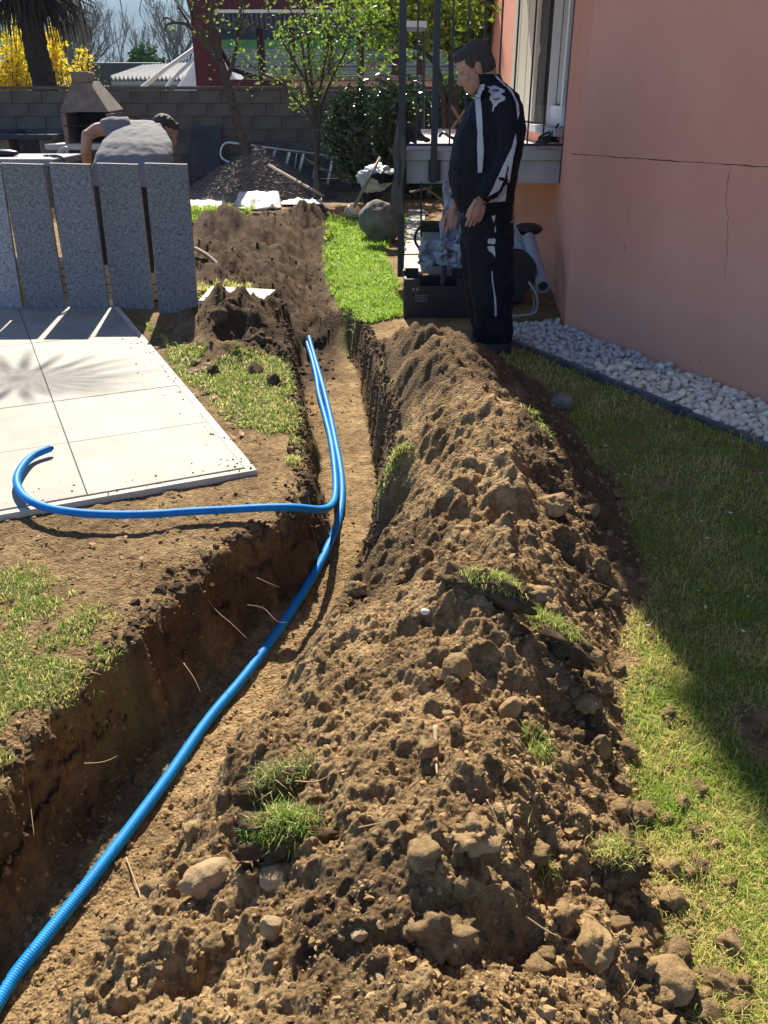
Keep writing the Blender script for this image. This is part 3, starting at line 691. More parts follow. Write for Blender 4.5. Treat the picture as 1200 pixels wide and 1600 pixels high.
def ico0():
    g = (1+5**.5)/2; v = np.array([(-1, g, 0), (1, g, 0), (-1, -g, 0), (1, -g, 0), (0, -1, g), (0, 1, g), (0, -1, -g), (0, 1, -g), (g, 0, -1), (g, 0, 1), (-g, 0, -1), (-g, 0, 1)])/math.hypot(1, g)
    f = np.array([(0, 11, 5), (0, 5, 1), (0, 1, 7), (0, 7, 10), (0, 10, 11), (1, 5, 9), (5, 11, 4), (11, 10, 2), (10, 7, 6), (7, 1, 8), (3, 9, 4), (3, 4, 2), (3, 2, 6), (3, 6, 8), (3, 8, 9), (4, 9, 5), (2, 4, 11), (6, 2, 10), (8, 6, 7), (9, 8, 1)]); return v, f
ICO0 = ico0(); sm0 = [rockv(ICO0, 80+k, .8, 2.2, (1.1, .85, .7)) for k in range(10)]
o = scatter('soil_crumbs', sm0, ICO0[1], np.stack([q[:, 0], q[:, 1], z+sz*.1], 1), sz, M['clod'], False)
tag(o, 'crumbs of dry brown soil strewn over the heap and its foot', 'soil', kind='stuff')
q = screen_pts(5500, -40, 560, 480, 1600, lambda X, Y: ((masks(X, Y)[2] < .1) & (X < Rft(Y)+.1) & (Y > .4))*(.45+.35*(X > Lrim(Y)-.1)), -.02)
sz = .0022+.008*rng.power(.2, len(q)); z = hgt(q[:, 0], q[:, 1])
o = scatter('soil_crumbs', sm0, ICO0[1], np.stack([q[:, 0], q[:, 1], z+sz*.1], 1), sz, M['clod'], False)
tag(o, 'small crumbs and grit lying on the trodden earth by the trench', 'soil', kind='stuff')
n_ = 260; a_ = np.abs(rng.normal(0, .10, n_)); side_ = rng.uniform(0, 1, n_) < .6; e_ = rng.uniform(0, 1.0, n_)
q = np.where(side_[:, None], np.array(A0)+np.outer(a_, np.array(UU))+np.outer(e_*2.2, np.array(WW)), np.array(A0)+np.outer(a_+.01, np.array(WW))+np.outer(e_*3, np.array(UU)))
sz = .0015+.006*rng.power(.3, n_)
o = scatter('soil_crumbs', sm0, ICO0[1], np.stack([q[:, 0], q[:, 1], np.full(n_, .0305)], 1), sz, M['clod'], False); tag(o, 'grains of soil scattered over the edges of the pale patio tiles', 'soil', kind='stuff')
q = screen_pts(1500, 290, 520, 318, 570, lambda X, Y: masks(X, Y)[1]*.9, .05)
sz = .005+.014*rng.power(.3, len(q)); z = hgt(q[:, 0], q[:, 1])
o = scatter('moist_soil_crumbs', sm0, ICO0[1], np.stack([q[:, 0], q[:, 1], z+sz*.1], 1), sz, M['clod_dark'], False)
tag(o, 'dark moist crumbs of freshly dug soil at the far end of the trench', 'soil', kind='stuff')
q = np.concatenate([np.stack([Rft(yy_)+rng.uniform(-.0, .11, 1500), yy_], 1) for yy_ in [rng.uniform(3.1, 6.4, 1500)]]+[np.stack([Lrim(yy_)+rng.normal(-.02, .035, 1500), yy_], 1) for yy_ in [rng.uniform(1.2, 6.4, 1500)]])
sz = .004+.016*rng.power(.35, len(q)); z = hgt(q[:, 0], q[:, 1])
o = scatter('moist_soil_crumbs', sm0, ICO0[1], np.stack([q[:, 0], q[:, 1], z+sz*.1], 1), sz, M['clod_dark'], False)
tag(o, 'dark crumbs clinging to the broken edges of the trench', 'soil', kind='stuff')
# clods large enough to pick out: objects of their own
cm = []
for k in range(9):
    v = rockv(ICO3, k+103, .55, 1.5, (1, .85, .72), 2); me = bpy.data.meshes.new('soil_clod'); me.from_pydata([tuple(x) for x in v], [], [tuple(int(i) for i in f) for f in ICO3[1]])
    me.polygons.foreach_set('use_smooth', [True]*len(me.polygons)); me.materials.append(M['clod_unit']); cm.append(me)
def clodtest(X, Y):
    F = Ffoot(Y); return np.clip(np.where(X > F-.16, 1, .14)*((X > Rft(Y)+.12) & (X < F+.03+.14*(Y < 2.3))), 0, 1)*(Y > .7)*(Y < 4.6)
q = screen_pts(190, 150, 1180, 620, 1620, clodtest, .1)
zz = hgt(q[:, 0], q[:, 1])
for (x, y_), z_ in zip(q, zz):
    s = random.choice((.010, .012, .016, .021, .028))*random.uniform(.85, 1.2)
    shade = x > .85-.14*(y_-1.42)
    o = bpy.data.objects.new('soil_clod', cm[random.randrange(9)]); C.objects.link(o); o.location = (x, y_, z_+s*.2); o.scale = (s, s, s); o.rotation_euler = (random.gauss(0, .5), random.gauss(0, .5), random.uniform(0, 6.3))
    tag(o, 'lump of crumbly brown soil among many others on the heap and its right flank', 'clod', 'loose soil clods on the heap')

# stones that stand out
def rock(name, px, py, z, size, seed, m, label, sc=(1, .85, .7), rz=0, tilt=(0, 0), sub=ICO4, amp=.22, cuts=4, cat='stone'):
    p = P(px, py, z); v = rockv(sub, seed, amp, 1.0, sc, cuts); g = hz(p.x, p.y)
    me = bpy.data.meshes.new(name); me.from_pydata([tuple(x*size) for x in v], [], [tuple(int(i) for i in f) for f in sub[1]])
    me.polygons.foreach_set('use_smooth', [True]*len(me.polygons)); me.materials.append(m)
    o = bpy.data.objects.new(name, me); C.objects.link(o); o.location = (p.x, p.y, g+size*sc[2]*.45); o.rotation_euler = (tilt[0], tilt[1], rz); return tag(o, label, cat)
rock('stone', 332, 1405, .1, .046, 3, M['rock'], 'large smooth tan stone lying on the sunlit soil, bottom left', (1.1, .8, .8), .5)
rock('stone', 432, 1418, .12, .030, 5, M['rock'], 'flat tan stone right of the large smooth one', (1.1, .8, .6), .2)
rock('stone', 428, 1508, .14, .030, 8, M['rock'], 'upright oblong tan stone standing in the soil near the bottom', (.65, .6, 1.1), .2)
rock('stone', 563, 1545, .16, .014, 9, M['rock'], 'small round pale stone at the bottom of the heap')
rock('stone', 1040, 1555, .0, .048, 12, M['clod'], 'big rounded earthy stone on the grass at the bottom right', (1.05, .95, .85), .4, amp=.15)
rock('stone', 915, 1550, .02, .045, 15, M['clod'], 'large earthy lump at the foot of the heap, left of the big rounded stone', (1.1, .8, .8), 1, amp=.35)
rock('stone', 935, 1195, .03, .038, 18, M['clod'], 'pointed upright brown clod at the right foot of the heap', (.7, .6, 1.1), .3)
rock('stone', 912, 1138, .05, .034, 21, M['clod'], 'knobbly round clod above the pointed upright one', amp=.35)
rock('stone', 712, 1030, .33, .040, 25, M['clod'], 'angular brown stone on the crest of the heap', (1, .8, .9), .7, cuts=7)
rock('stone', 800, 1085, .27, .032, 27, M['clod'], 'smooth half-buried oval stone on the right side of the crest', (1.2, .7, .8), .9, amp=.12, cuts=1)
rock('stone', 878, 630, .02, .065, 30, M['grey_rock'], 'round grey stone in the shade beside the far part of the heap', (1, .9, .85), amp=.12, cuts=2)
rock('stone', 665, 932, .33, .013, 33, M['pebble'], 'tiny whitish stone on top of the heap below the crest', sub=ICO2)
rock('stone', 720, 778, .4, .016, 35, M['rock'], 'small pale flat stone beside the dark hollow', (1.2, .8, .5), sub=ICO2)
rock('stone', 700, 1108, .3, .013, 36, M['rock'], 'small cream flat stone in the middle of the heap', (1.2, .8, .5), sub=ICO2)
rock('stone', 862, 810, .2, .05, 41, M['clod'], 'large round clod catching the sun on the right shoulder of the heap', (1.2, 1, .7), amp=.3)
rock('stone', 840, 960, .2, .04, 43, M['clod'], 'big crumbly clod on the lower right of the heap', (1.3, .9, .7), .4, amp=.35)
rock('stone', 905, 1060, .05, .04, 45, M['clod'], 'long dark clod at the edge of the grass', (1.5, .8, .7), -.5, amp=.3)
rock('stone', 1130, 1545, .0, .036, 47, M['clod'], 'broken reddish clod on the grass right of the big rounded stone', (1.4, .7, .6), -.5, amp=.4)
rock('stone', 735, 1395, .2, .035, 49, M['clod'], 'rooty brown clod in the middle near the bottom', (1.3, .9, .7), .2, amp=.6, cuts=0)
rock('stone', 690, 1500, .2, .045, 50, M['clod'], 'knobbly cluster of clods casting a dark shadow near the bottom', (1, .9, .8), .2, amp=.65, cuts=0)
for k, (a, b) in enumerate(((345, 505), (405, 512), (330, 545), (395, 545), (360, 490), (425, 560))):
    rock('moist_clod', a, b, .15, (.06, .075, .05, .055, .05, .045)[k], 60+k, M['clod_dark'], 'dark moist clod of fresh soil in the small pile by the pale board', (1, .9, .8), k, amp=.4, cat='clod')['group'] = 'moist clods in the small pile'
# ------------------------------------------------------------------ GRASS
def blades(name, q, hgt_, wid, tint, label, cat='grass', lean=.5, zoff=0, par=None, base_z=None):
    n = len(q); z = hgt(q[:, 0], q[:, 1]) if base_z is None else base_z
    a = rng.uniform(0, 2*np.pi, n); b = rng.uniform(0, 2*np.pi, n); L_ = np.abs(rng.normal(1, .35, n))*hgt_; ln = rng.uniform(.15, 1, n)*lean*2
    D_ = np.stack([np.cos(a), np.sin(a), np.zeros(n)], 1); Sd = np.stack([np.cos(b), np.sin(b), np.zeros(n)], 1)*(wid/2)[:, None] if np.ndim(wid) else np.stack([np.cos(b), np.sin(b), np.zeros(n)], 1)*wid/2
    p = np.stack([q[:, 0], q[:, 1], z-.003+zoff], 1); L3 = L_[:, None]; U = np.array([0, 0, 1.])
    m1 = p+U*L3*.55+D_*L3*.22*ln[:, None]; m2 = p+U*L3*(.95-.35*ln[:, None]**1.5)+D_*L3*.75*ln[:, None]
    V = np.stack([p-Sd, p+Sd, m1+Sd*.8, m1-Sd*.8, m2], 1).reshape(-1, 3)
    o5 = np.arange(n)[:, None]*5; F4 = o5+np.array([[0, 1, 2, 3]]); F3 = o5+np.array([[3, 2, 4]])
    ob_ = np_mesh(name, V, [F4, F3], M['grass'], False, np.repeat(tint, 5, 0)); return tag(ob_, label, cat, kind='stuff')
def tints(n, dry, green, p_dry, var=.25):
    t = np.where(rng.uniform(0, 1, (n, 1)) < p_dry, np.array([dry]), np.array([green])); return np.clip(t*rng.uniform(1-var, 1+var, (n, 1))*rng.uniform(.92, 1.08, (n, 3)), 0, 1)
DRYG, GRN, VIV = (.70, .62, .24), (.32, .45, .07), (.33, .52, .05)
def scaleby(q, a, b): d = .897*q[:, 1]+.66; return a+b*d
# right-hand lawn
q = screen_pts(60000, 760, 1300, 520, 1700, lambda X, Y: masks(X, Y)[0]*(X > Ffoot(Y)-.03)*(((X-K0.x)*KN.x+(Y-K0.y)*KN.y) < -.01))
pd = np.clip(.44+.75*fbm(q[:, 0]*5, q[:, 1]*5, 120, 3), 0, 1)[:, None]
sel = rng.uniform(0, 1, (len(q), 1)) < pd
t = np.where(sel, np.array([DRYG]), np.array([GRN]))*rng.uniform(.75, 1.25, (len(q), 1))
blades('lawn_grass', q, scaleby(q, .014, .0035)*rng.choice([.6, .9, 1.1, 1.9], len(q), p=[.3, .35, .25, .1]), scaleby(q, .0008, .00075), t, 'short patchy green and straw coloured lawn on the right', lean=.85)
q = screen_pts(9000, -150, 240, 850, 1300, lambda X, Y: poly_mask(G_LEFT, X, Y, .08)*(masks(X, Y)[0] > .35)*(X < Lrim(Y)+.0))
blades('grass_patch', q, scaleby(q, .012, .006), scaleby(q, .001, .0009), tints(len(q), DRYG, (.19, .28, .05), .3), 'patchy grass on the left bank of the trench', lean=.8)
q = screen_pts(11000, 220, 480, 490, 710, lambda X, Y: poly_mask(G_MID, X, Y, .05)*(masks(X, Y)[0] > .35))
blades('grass_patch', q, scaleby(q, .01, .004), scaleby(q, .001, .001), tints(len(q), DRYG, (.18, .27, .045), .35), 'yellowish grass between the patio and the far trench', lean=.8)
q = screen_pts(22000, 490, 660, 325, 515, lambda X, Y: poly_mask(G_GREEN, X, Y, .05)*(masks(X, Y)[0] > .4)*((X > Rft(Y)+.05) | (Y > 6.7))*(Hr(Y) < .05))
blades('grass_patch', q, scaleby(q, .012, .005), scaleby(q, .001, .0013), tints(len(q), (.30, .38, .07), VIV, .3), 'bright green grass between the trench and the crate', lean=.8)
q = screen_pts(5000, 290, 410, 318, 352, lambda X, Y: (masks(X, Y)[0] > .3)*1.)
blades('grass_patch', q, scaleby(q, .01, .004), scaleby(q, .001, .0013), tints(len(q), (.30, .34, .07), VIV, .3), 'strip of green grass in front of the gravel pile', lean=.8)
q = screen_pts(2500, 290, 410, 448, 480, lambda X, Y: (masks(X, Y)[0] > .3)*1.)
blades('grass_patch', q, scaleby(q, .01, .004), scaleby(q, .001, .0013), tints(len(q), DRYG, GRN, .5), 'thin grass behind the pale board', lean=.8)
# turf sods and tufts lying on the heap
def sod(px, py, z, rx, ry, ang, n, label, hh=.022, dry=.3, dirt=True, green=(.22, .34, .05)):
    p = P(px, py, z); g = hz(p.x, p.y); ca, sa = math.cos(ang), math.sin(ang)
    t_ = thing('turf_sod', (p.x, p.y, g), label, 'turf')
    if dirt:
        v = rockv(ICO4, int(px), .5, 1.9, (rx*1.0, ry*1.0, .030+ry*.30), 0); rot = Matrix.Rotation(ang, 3, 'Z'); mb = MB(); mb.add([Vector((p.x, p.y, g+.006))+rot@Vector(x) for x in v], [tuple(int(i) for i in f) for f in ICO4[1]])
        mb.build('soil_lump', M['clod_dark'], t_, smooth=True)
    u = rng.normal(0, .42, (n, 2)); k = (np.hypot(u[:, 0], u[:, 1]) < 1); u = u[k]; n = len(u)
    X = p.x+u[:, 0]*rx*ca-u[:, 1]*ry*sa; Y = p.y+u[:, 0]*rx*sa+u[:, 1]*ry*ca
    top = (.035+ry*.35)*np.sqrt(np.maximum(0, 1-(u**2).sum(1)))*.9 if dirt else 0
    z_ = np.maximum(hgt(X, Y), g+top if dirt else -9)
    o = blades('grass_tuft', np.stack([X, Y], 1), hh, .0022 if Y.mean() < 2.6 else .004, tints(n, DRYG, green, dry), 'x', lean=.8, base_z=z_)
    del o['label']; del o['category']; del o['kind']; o.parent = t_; o.matrix_parent_inverse = Matrix.Translation(-t_.location); return t_
sod(445, 1330, .18, .085, .05, .2, 1500, 'bright green tuft of turf lying on the soil at the lower left', .026, .25)
sod(435, 1235, .18, .085, .05, .4, 1100, 'dark upturned tuft of turf just behind the bright green one', .028, .4, green=(.10, .17, .035))
sod(765, 945, .30, .11, .04, -.5, 900, 'sod of turf tipped over on the crest of the heap', .024, .5)
sod(855, 1030, .15, .12, .045, -.85, 900, 'long sod edge with green grass on the right flank of the heap', .026, .4)
sod(955, 1370, .05, .07, .05, .1, 900, 'overhanging sod with pale grass at the lower right foot of the heap', .024, .65)
sod(615, 752, .05, .10, .07, .3, 300, 'weedy tuft on the edge of the trench halfway up', .03, .3, False)
sod(838, 685, .25, .11, .05, -.9, 240, 'thin green tuft on the far right shoulder of the heap', .03, .4, False)
sod(835, 1210, .12, .04, .06, .2, 160, 'few green blades sticking out between the lower clods', .035, .2, False)
sod(460, 720, .0, .05, .08, .2, 220, 'dry tuft hanging over the left edge of the far trench', .03, .6, False)
sod(440, 1020, .0, .04, .04, .2, 120, 'tiny tuft beside the long blue conduit', .025, .4, False)
sod(840, 1370, .12, .03, .05, .2, 160, 'small green tuft beside the rooty clod', .03, .3, False)
# roots and twigs
def strand(pts, r, label, m='root', name='root', cat='root'):
    return tag(MB().tube(crom(pts, 5), [r*(1-.7*i/(5*(len(pts)-1))) for i in range(5*(len(pts)-1)+1)], 5).build(name, M[m], smooth=True), label, cat)
def groundstrand(l, r, label, dz=.006, z=0, **k):
    pts = []
    for (x, y_) in l:
        p = P(x, y_, z); p = P(x, y_, hz(p.x, p.y)); p = P(x, y_, hz(p.x, p.y)); pts.append((p.x, p.y, hz(p.x, p.y)+dz+random.uniform(0, .006)))
    return strand(pts, r, label, **k)
groundstrand([(462, 1238), (500, 1228), (540, 1212), (562, 1200)], .0018, 'thin pale root across the dark upturned turf', .02)
groundstrand([(197, 1340), (210, 1360), (216, 1380), (220, 1408)], .0022, 'curved pale root on the soil beside the long conduit')
groundstrand([(820, 1430), (860, 1455), (900, 1480), (930, 1490)], .002, 'brown root winding over the lower right clods')
groundstrand([(1002, 1440), (1000, 1500), (985, 1550), (940, 1590)], .0014, 'long thin dry stalk on the grass at the bottom right', m='root', name='stalk', cat='stalk')
groundstrand([(680, 1145), (681, 1180), (683, 1215)], .006, 'pale flattened stick pressed into the middle of the heap', name='stick', cat='stick')
for k, l in enumerate((((128, 1175), (150, 1165), (165, 1152), (175, 1138)), ((296, 915), (330, 925), (360, 945), (383, 960)), ((385, 930), (410, 928), (430, 940), (445, 935)), ((285, 1020), (300, 1035), (310, 1050)), ((400, 888), (420, 890), (435, 889)), ((40, 1215), (42, 1240), (44, 1270)))):
    lab = ('forked pale root hanging from the shaded trench wall at the left', 'long root dangling at the broken left trench edge', 'branched root in the dark bend of the trench', 'short root stub above the trench floor', 'small root tip in the deepest shade of the bend', 'single hanging root at the far left of the trench')[k]
    pts = [P(x, y_, -.08) for x, y_ in l]; pts = [(p.x, p.y, max(hz(p.x, p.y)+.012, -.12-.02*i)) for i, p in enumerate(pts)]; strand(pts, .0016, lab)
for k, (l, lab) in enumerate(((((560, 1290), (590, 1300), (625, 1292)), 'fine short root right of the bright green tuft'), (((760, 1255), (775, 1290), (770, 1330)), 'thin twig left of the lower clods'), (((700, 1420), (735, 1412), (770, 1425), (800, 1415)), 'pale root lying across the rooty clod'), (((905, 925), (930, 918), (958, 912)), 'light twig on the upper right shoulder of the heap'), (((560, 860), (590, 842), (612, 820)), 'thin straw on the trench floor at the bend'))):
    groundstrand(l, .0016, lab, .01, .2)
# leaf litter and petals
def litter(n, px0, px1, py0, py1, test, label, cat, grp, m, s0, s1):
    q = screen_pts(n, px0, px1, py0, py1, test)
    for i, (x, y_) in enumerate(q):
        s = random.uniform(s0, s1); mb = MB(); a = random.uniform(0, 6.3); z_ = hz(x, y_)+.012
        pts = [(-1, 0, .1), (-.4, .45, .35), (.4, .4, .2), (1.1, 0, .5), (.4, -.42, .1), (-.4, -.4, .3)]; pts = [Matrix.Rotation(a, 3, 'Z')@Vector((u*s, v*s, w_*s)) for u, v, w_ in pts]
        c = Matrix.Rotation(a, 3, 'Z')@Vector((0, 0, .05*s))
        mb.add([Vector((x, y_, z_))+c]+[Vector((x, y_, z_))+v for v in pts], [(0, 1+k, 1+(k+1) % 6) for k in range(6)])
        tag(mb.build(cat.replace(' ', '_'), m), label, cat, grp)
litter(26, 225, 380, 500, 690, lambda X, Y: np.exp(-np.abs(((X-A0.x)*-WW.x+(Y-A0.y)*-WW.y)-.08)/.10)*(masks(X, Y)[2] < .2), 'curled dry leaf lying in the litter along the patio edge', 'dry leaf', 'dry leaves along the patio edge', M['dryleaf'], .022, .042)
litter(10, 0, 420, 760, 1000, lambda X, Y: 1.*(masks(X, Y)[2] < .1), 'small dry leaf scrap on the bare earth at the left', 'dry leaf', 'leaf scraps on the bare earth', M['dryleaf'], .010, .02)
litter(16, 850, 1190, 560, 1000, lambda X, Y: 1.*(((X-K0.x)*KN.x+(Y-K0.y)*KN.y) < -.03)*(X > Ffoot(Y)+.03), 'tiny white petal on the shaded grass beside the kerb', 'petal', 'white petals on the shaded lawn', M['petal'], .006, .011)
litter(5, 300, 460, 560, 680, lambda X, Y: masks(X, Y)[0], 'pale leaf on the grass beside the far trench', 'dry leaf', 'pale leaves on the middle grass', M['dryleaf'], .018, .03)

# ------------------------------------------------------------------ BACK WALL OF BLOCKS
YW = 15.7
bw = thing('garden_wall', (0, YW, 0), 'long weathered grey concrete block wall across the back of the garden', 'wall')
MB().box((-2.5, YW+.10, .70), (21, .17, 1.7)).build('mortar', M['mortar'], bw)
bm_me = []
for k in range(3):
    b_ = MB(); b_.box((0, 0, 0), (.49, .19, .192)); o = b_.build('block', M['block'], bw, local=True, bevel=.008); bm_me.append(o)
cnt = 0
xl = -9.2
for c in range(8):
    x = xl+(.25 if c % 2 else 0)
    while x < 5.4:
        o = bm_me[cnt % 3] if cnt < 3 else copy_obj(bm_me[cnt % 3], bw); cnt += 1
        o.location = (x, .10+random.uniform(-.003, .003)-.006, .10+c*.198); x += .498
for k in range(16): MB().box((-9+k*.95, YW+.10, 1.62), (.945, .24, .05)).build('coping', M['block'], bw, bevel=.006)

# ------------------------------------------------------------------ GRANITE SLABS
SL = [((-66, 0), (-31, 35), 'leftmost grey granite slab, cut off by the left edge of the photo'), ((1, 67), (41, 102), 'second standing granite slab from the left, behind the patio'), ((76, 140), (109, 170), 'third and middle standing granite slab, behind the bent worker'), ((150, 215), (177, 241), 'fourth standing granite slab, with dark trouser legs behind its left gap'), ((225, 292), (249, 310), 'rightmost granite slab standing past the patio corner by the soil')]
SL[2] = (SL[2][0], SL[2][1], 'third and middle of the five standing granite slabs')
for i, (tp, bt, lab) in enumerate(SL):
    zb = .03 if i < 3 else .0
    yb = 481 if i < 3 else (484 if i == 3 else 491)
    a, b = P(bt[0], yb, zb), P(bt[1], yb, zb); a.y = b.y = (a.y+b.y)/2
    H = 1.06; Yt = a.y+.10
    c, d = D(tp[0], 255, Yt), D(tp[1], 257, Yt)
    s = MB(); th = Vector((0, .03, .003)); s.add([a, b, d, c, a+th, b+th, d+th, c+th], [(0, 1, 2, 3), (5, 4, 7, 6), (1, 5, 6, 2), (4, 0, 3, 7), (3, 2, 6, 7), (4, 5, 1, 0)])
    o = s.build('granite_slab', [M['granite'], M['granite_edge']], bevel=.002); tag(o, lab, 'stone slab', 'granite slabs standing in a row')
    for pi in (2, 3, 4): o.data.polygons[pi].material_index = 1
# things behind the slabs: stacks of pale pavers carrying a rail the slabs lean on
for k, (px, n_, lab) in enumerate(((24, 5, 'leftmost small stack of pale paving blocks behind the slab gap'), (97, 5, 'stack of pale paving blocks behind the second slab gap'), (172, 4, 'stack of pale paving blocks behind the third slab gap'), (240, 3, 'stack of pale paving blocks behind the fourth slab gap'))):
    p = P(px, 462, .03); p.y = 7.0; p.x = (px-600)/F_PX*(ct*7.0+.6)
    t = thing('block_stack', (p.x, p.y, -.0), lab, 'paving blocks', 'stacks of paving blocks behind the slabs')
    for j in range(n_): MB().box((p.x+random.uniform(-.01, .01), p.y, .045+j*.062), (.26, .2, .056)).build('block', M['tile'], t, bevel=.004)
bx = MB().box(D(36, 462, 6.80), (.05, .05, .22)).build('level_tool', M['yellow'], bevel=.004); tag(bx, 'yellow tool standing in the gap beside the second slab', 'tool')
# work table with cables
t = thing('work_table', D(20, 400, 7.3)*1, 'grey table behind the two left slabs with cables hanging off', 'table'); t.location.z = 0
c = D(10, 246, 7.3); MB().box((c.x+.1, 7.55, c.z-.03), (.62, .7, .05)).build('table_top', M['granite'], t, bevel=.006)
for dx in (-.15, .35):
    for dy in (-.25, .25): MB().box((c.x+dx, 7.55+dy, (c.z-.06)/2), (.05, .05, c.z-.06)).build('leg', M['steel'], t)
tag(MB().ball((c.x-.10, 7.5, c.z+.02), (.13, .06, .03)).build('tool_case', M['blackplastic'], smooth=True), 'flat black object lying on the grey work table', 'case')
for k in range(4):
    a = Vector((c.x+.36+.02*k, 7.35, c.z-.0)); pts = [a+Vector((-.08, 0, .01)), a, a+Vector((.05, -.02, -.1)), a+Vector((.03+.03*k, 0, -.35)), a+Vector((.08-.02*k, 0, -.62)), a+Vector((.03+.03*k, 0, -.9))]
    tag(MB().tube(crom(pts, 6), .009, 6).build('cable', M['blackplastic' if k % 2 else 'greyplastic'], smooth=True), ('outer', 'second', 'third', 'inner')[k]+' cable draped over the edge of the work table', 'cable', 'cables off the work table')
tag(MB().tube(crom([D(85, 262, 8.0), D(92, 240, 8.0), D(104, 232, 8.0), D(103, 246, 8.0), D(93, 262, 8.0)], 6), .018, 8).build('hose_loop', M['greyplastic'], smooth=True), 'loop of grey hose rising behind the middle slab', 'hose')
# ------------------------------------------------------------------ SMALL PLACES IN THE MIDDLE GROUND
def slabobj(name, pts, th, m, label, cat, z0=None):
    a = [P(x, y_, 0) for x, y_ in pts]; zz_ = max(hz(p.x, p.y) for p in a) if z0 is None else z0
    return tag(MB().prism([(p.x, p.y) for p in a], zz_, zz_+th).build(name, m, bevel=.004), label, cat)
slabobj('pale_board', [(312, 492), (332, 468), (432, 474), (412, 492)], .03, M['kerb_tile'], 'pale stone board lying under the small dark soil pile', 'board', .08)
hp = [D(305, 388, 8.3), D(322, 398, 8.2), D(338, 412, 8.1), D(350, 430, 8.0)]
tag(MB().tube(crom(hp, 6), .026, 8, flat=.7).build('curved_stick', M['wood'], smooth=True), 'curved wooden tool handle sticking out of the dark soil', 'handle')
for k, (x0, x1, y0, y1) in enumerate(((636, 664, 330, 352), (634, 668, 354, 378), (632, 664, 380, 402), (630, 660, 404, 430))):
    slabobj('stepping_stone', [(x0, y1), (x0+2, y0), (x1, y0), (x1, y1)], .03, M['tile'], ('farthest', 'second farthest', 'second nearest', 'nearest')[k]+' pale paving stone of the path beside the crate', 'paving stone')
# gravel pile
gp = P(398, 322, 0); gp.y += .35
gc = []; n = 3600
u = rng.uniform(0, 1, n)**.5; a = rng.uniform(0, 6.28, n); X = gp.x+u*1.22*np.cos(a); Y = gp.y+.9+u*.95*np.sin(a)
def gh(X, Y):
    d = np.hypot((X-gp.x+.10)/1.30, (Y-gp.y-.9)/1.05); return .76*np.maximum(0, 1-d)**.92*(1+.12*fbm(X*3, Y*3, 200, 2))
g = MB(); N = 48; gx = np.linspace(-1.3, 1.3, N); XX, YY = np.meshgrid(gp.x+gx, gp.y+.9+gx*.85); ZZ = gh(XX, YY)
pv = np.stack([XX.ravel(), YY.ravel(), ZZ.ravel()+.0], 1); id_ = np.arange(N*N).reshape(N, N); Fp = np.stack([id_[:-1, :-1], id_[:-1, 1:], id_[1:, 1:], id_[1:, :-1]], -1).reshape(-1, 4)
pile = thing('gravel_pile', (gp.x, gp.y+.9, 0), 'cone of dark mixed gravel on white sheeting in front of the back wall', 'gravel pile')
po = np.array(pile.location)
o = np_mesh('pile_core', pv-po, Fp, M['gravel']); o.parent = pile
o = scatter('gravel', sm0, ICO0[1], np.stack([X, Y, gh(X, Y)+.008], 1)-po, rng.uniform(.010, .028, n), M['gravel'], False); o.parent = pile; o['kind'] = 'stuff'
def cloth(name, pts, m, label, cat, amp=.05, th=0, nu=26, nv=14, seed=0, parent=None, fr=4):
    # pts: four corners (world) u across, v up; crumpled grid
    a, b, c, d = [Vector(p) for p in pts]; vs = []
    nrm = (b-a).cross(d-a).normalized()
    for j in range(nv+1):
        for i in range(nu+1):
            u_, v_ = i/nu, j/nv; p = a.lerp(b, u_).lerp(d.lerp(c, u_), v_)
            q_ = Vector((u_*fr, v_*fr*.6, seed*3.1)); e = mnoise.fractal(q_, .8, 2, 3)
            ed = math.sin(math.pi*min(1, max(0, v_))); p = p+nrm*amp*e*(.4+.6*ed)+Vector((amp*.4*mnoise.noise(q_*1.7+Vector((9, 9, 9))), 0, amp*.35*mnoise.noise(q_*2.1)))
            vs.append(p)
    mb = MB(); mb.add(vs, [(j*(nu+1)+i, j*(nu+1)+i+1, (j+1)*(nu+1)+i+1, (j+1)*(nu+1)+i) for j in range(nv) for i in range(nu)])
    o = mb.build(name, m, parent, smooth=True); s_ = o.modifiers.new('thick', 'SOLIDIFY'); s_.thickness = .006
    if label: tag(o, label, cat)
    return o
def G(x, y_, dz=0): p = P(x, y_, 0); p.z = max(p.z, hz(p.x, p.y))+dz; return p
cloth('white_sheeting', [G(364, 331, .03), G(442, 328, .03), G(436, 318, .17), G(376, 320, .20)], M['tarp'], 'crumpled white sheeting bunched up at the foot of the gravel pile', 'sheeting', .06, seed=2, fr=3)
cloth('white_sheeting', [G(296, 330, .02), G(348, 330, .02), G(346, 318, .05), G(296, 318, .05)], M['tarp'], 'flat edge of white sheeting at the left foot of the gravel pile', 'sheeting', .04, seed=3)
cloth('white_sheeting', [G(432, 322, .02), G(505, 326, .02), G(500, 312, .06), G(432, 308, .1)], M['tarp'], 'strip of white sheeting at the right foot of the gravel pile', 'sheeting', .04, seed=5)
a, b = D(420, 258, 13.6), D(505, 306, 12.4); tag(MB().tube([a, b], .03, 6, flat=.6).build('plank', M['wood']), 'wooden plank sloping down the right side of the gravel pile', 'plank')
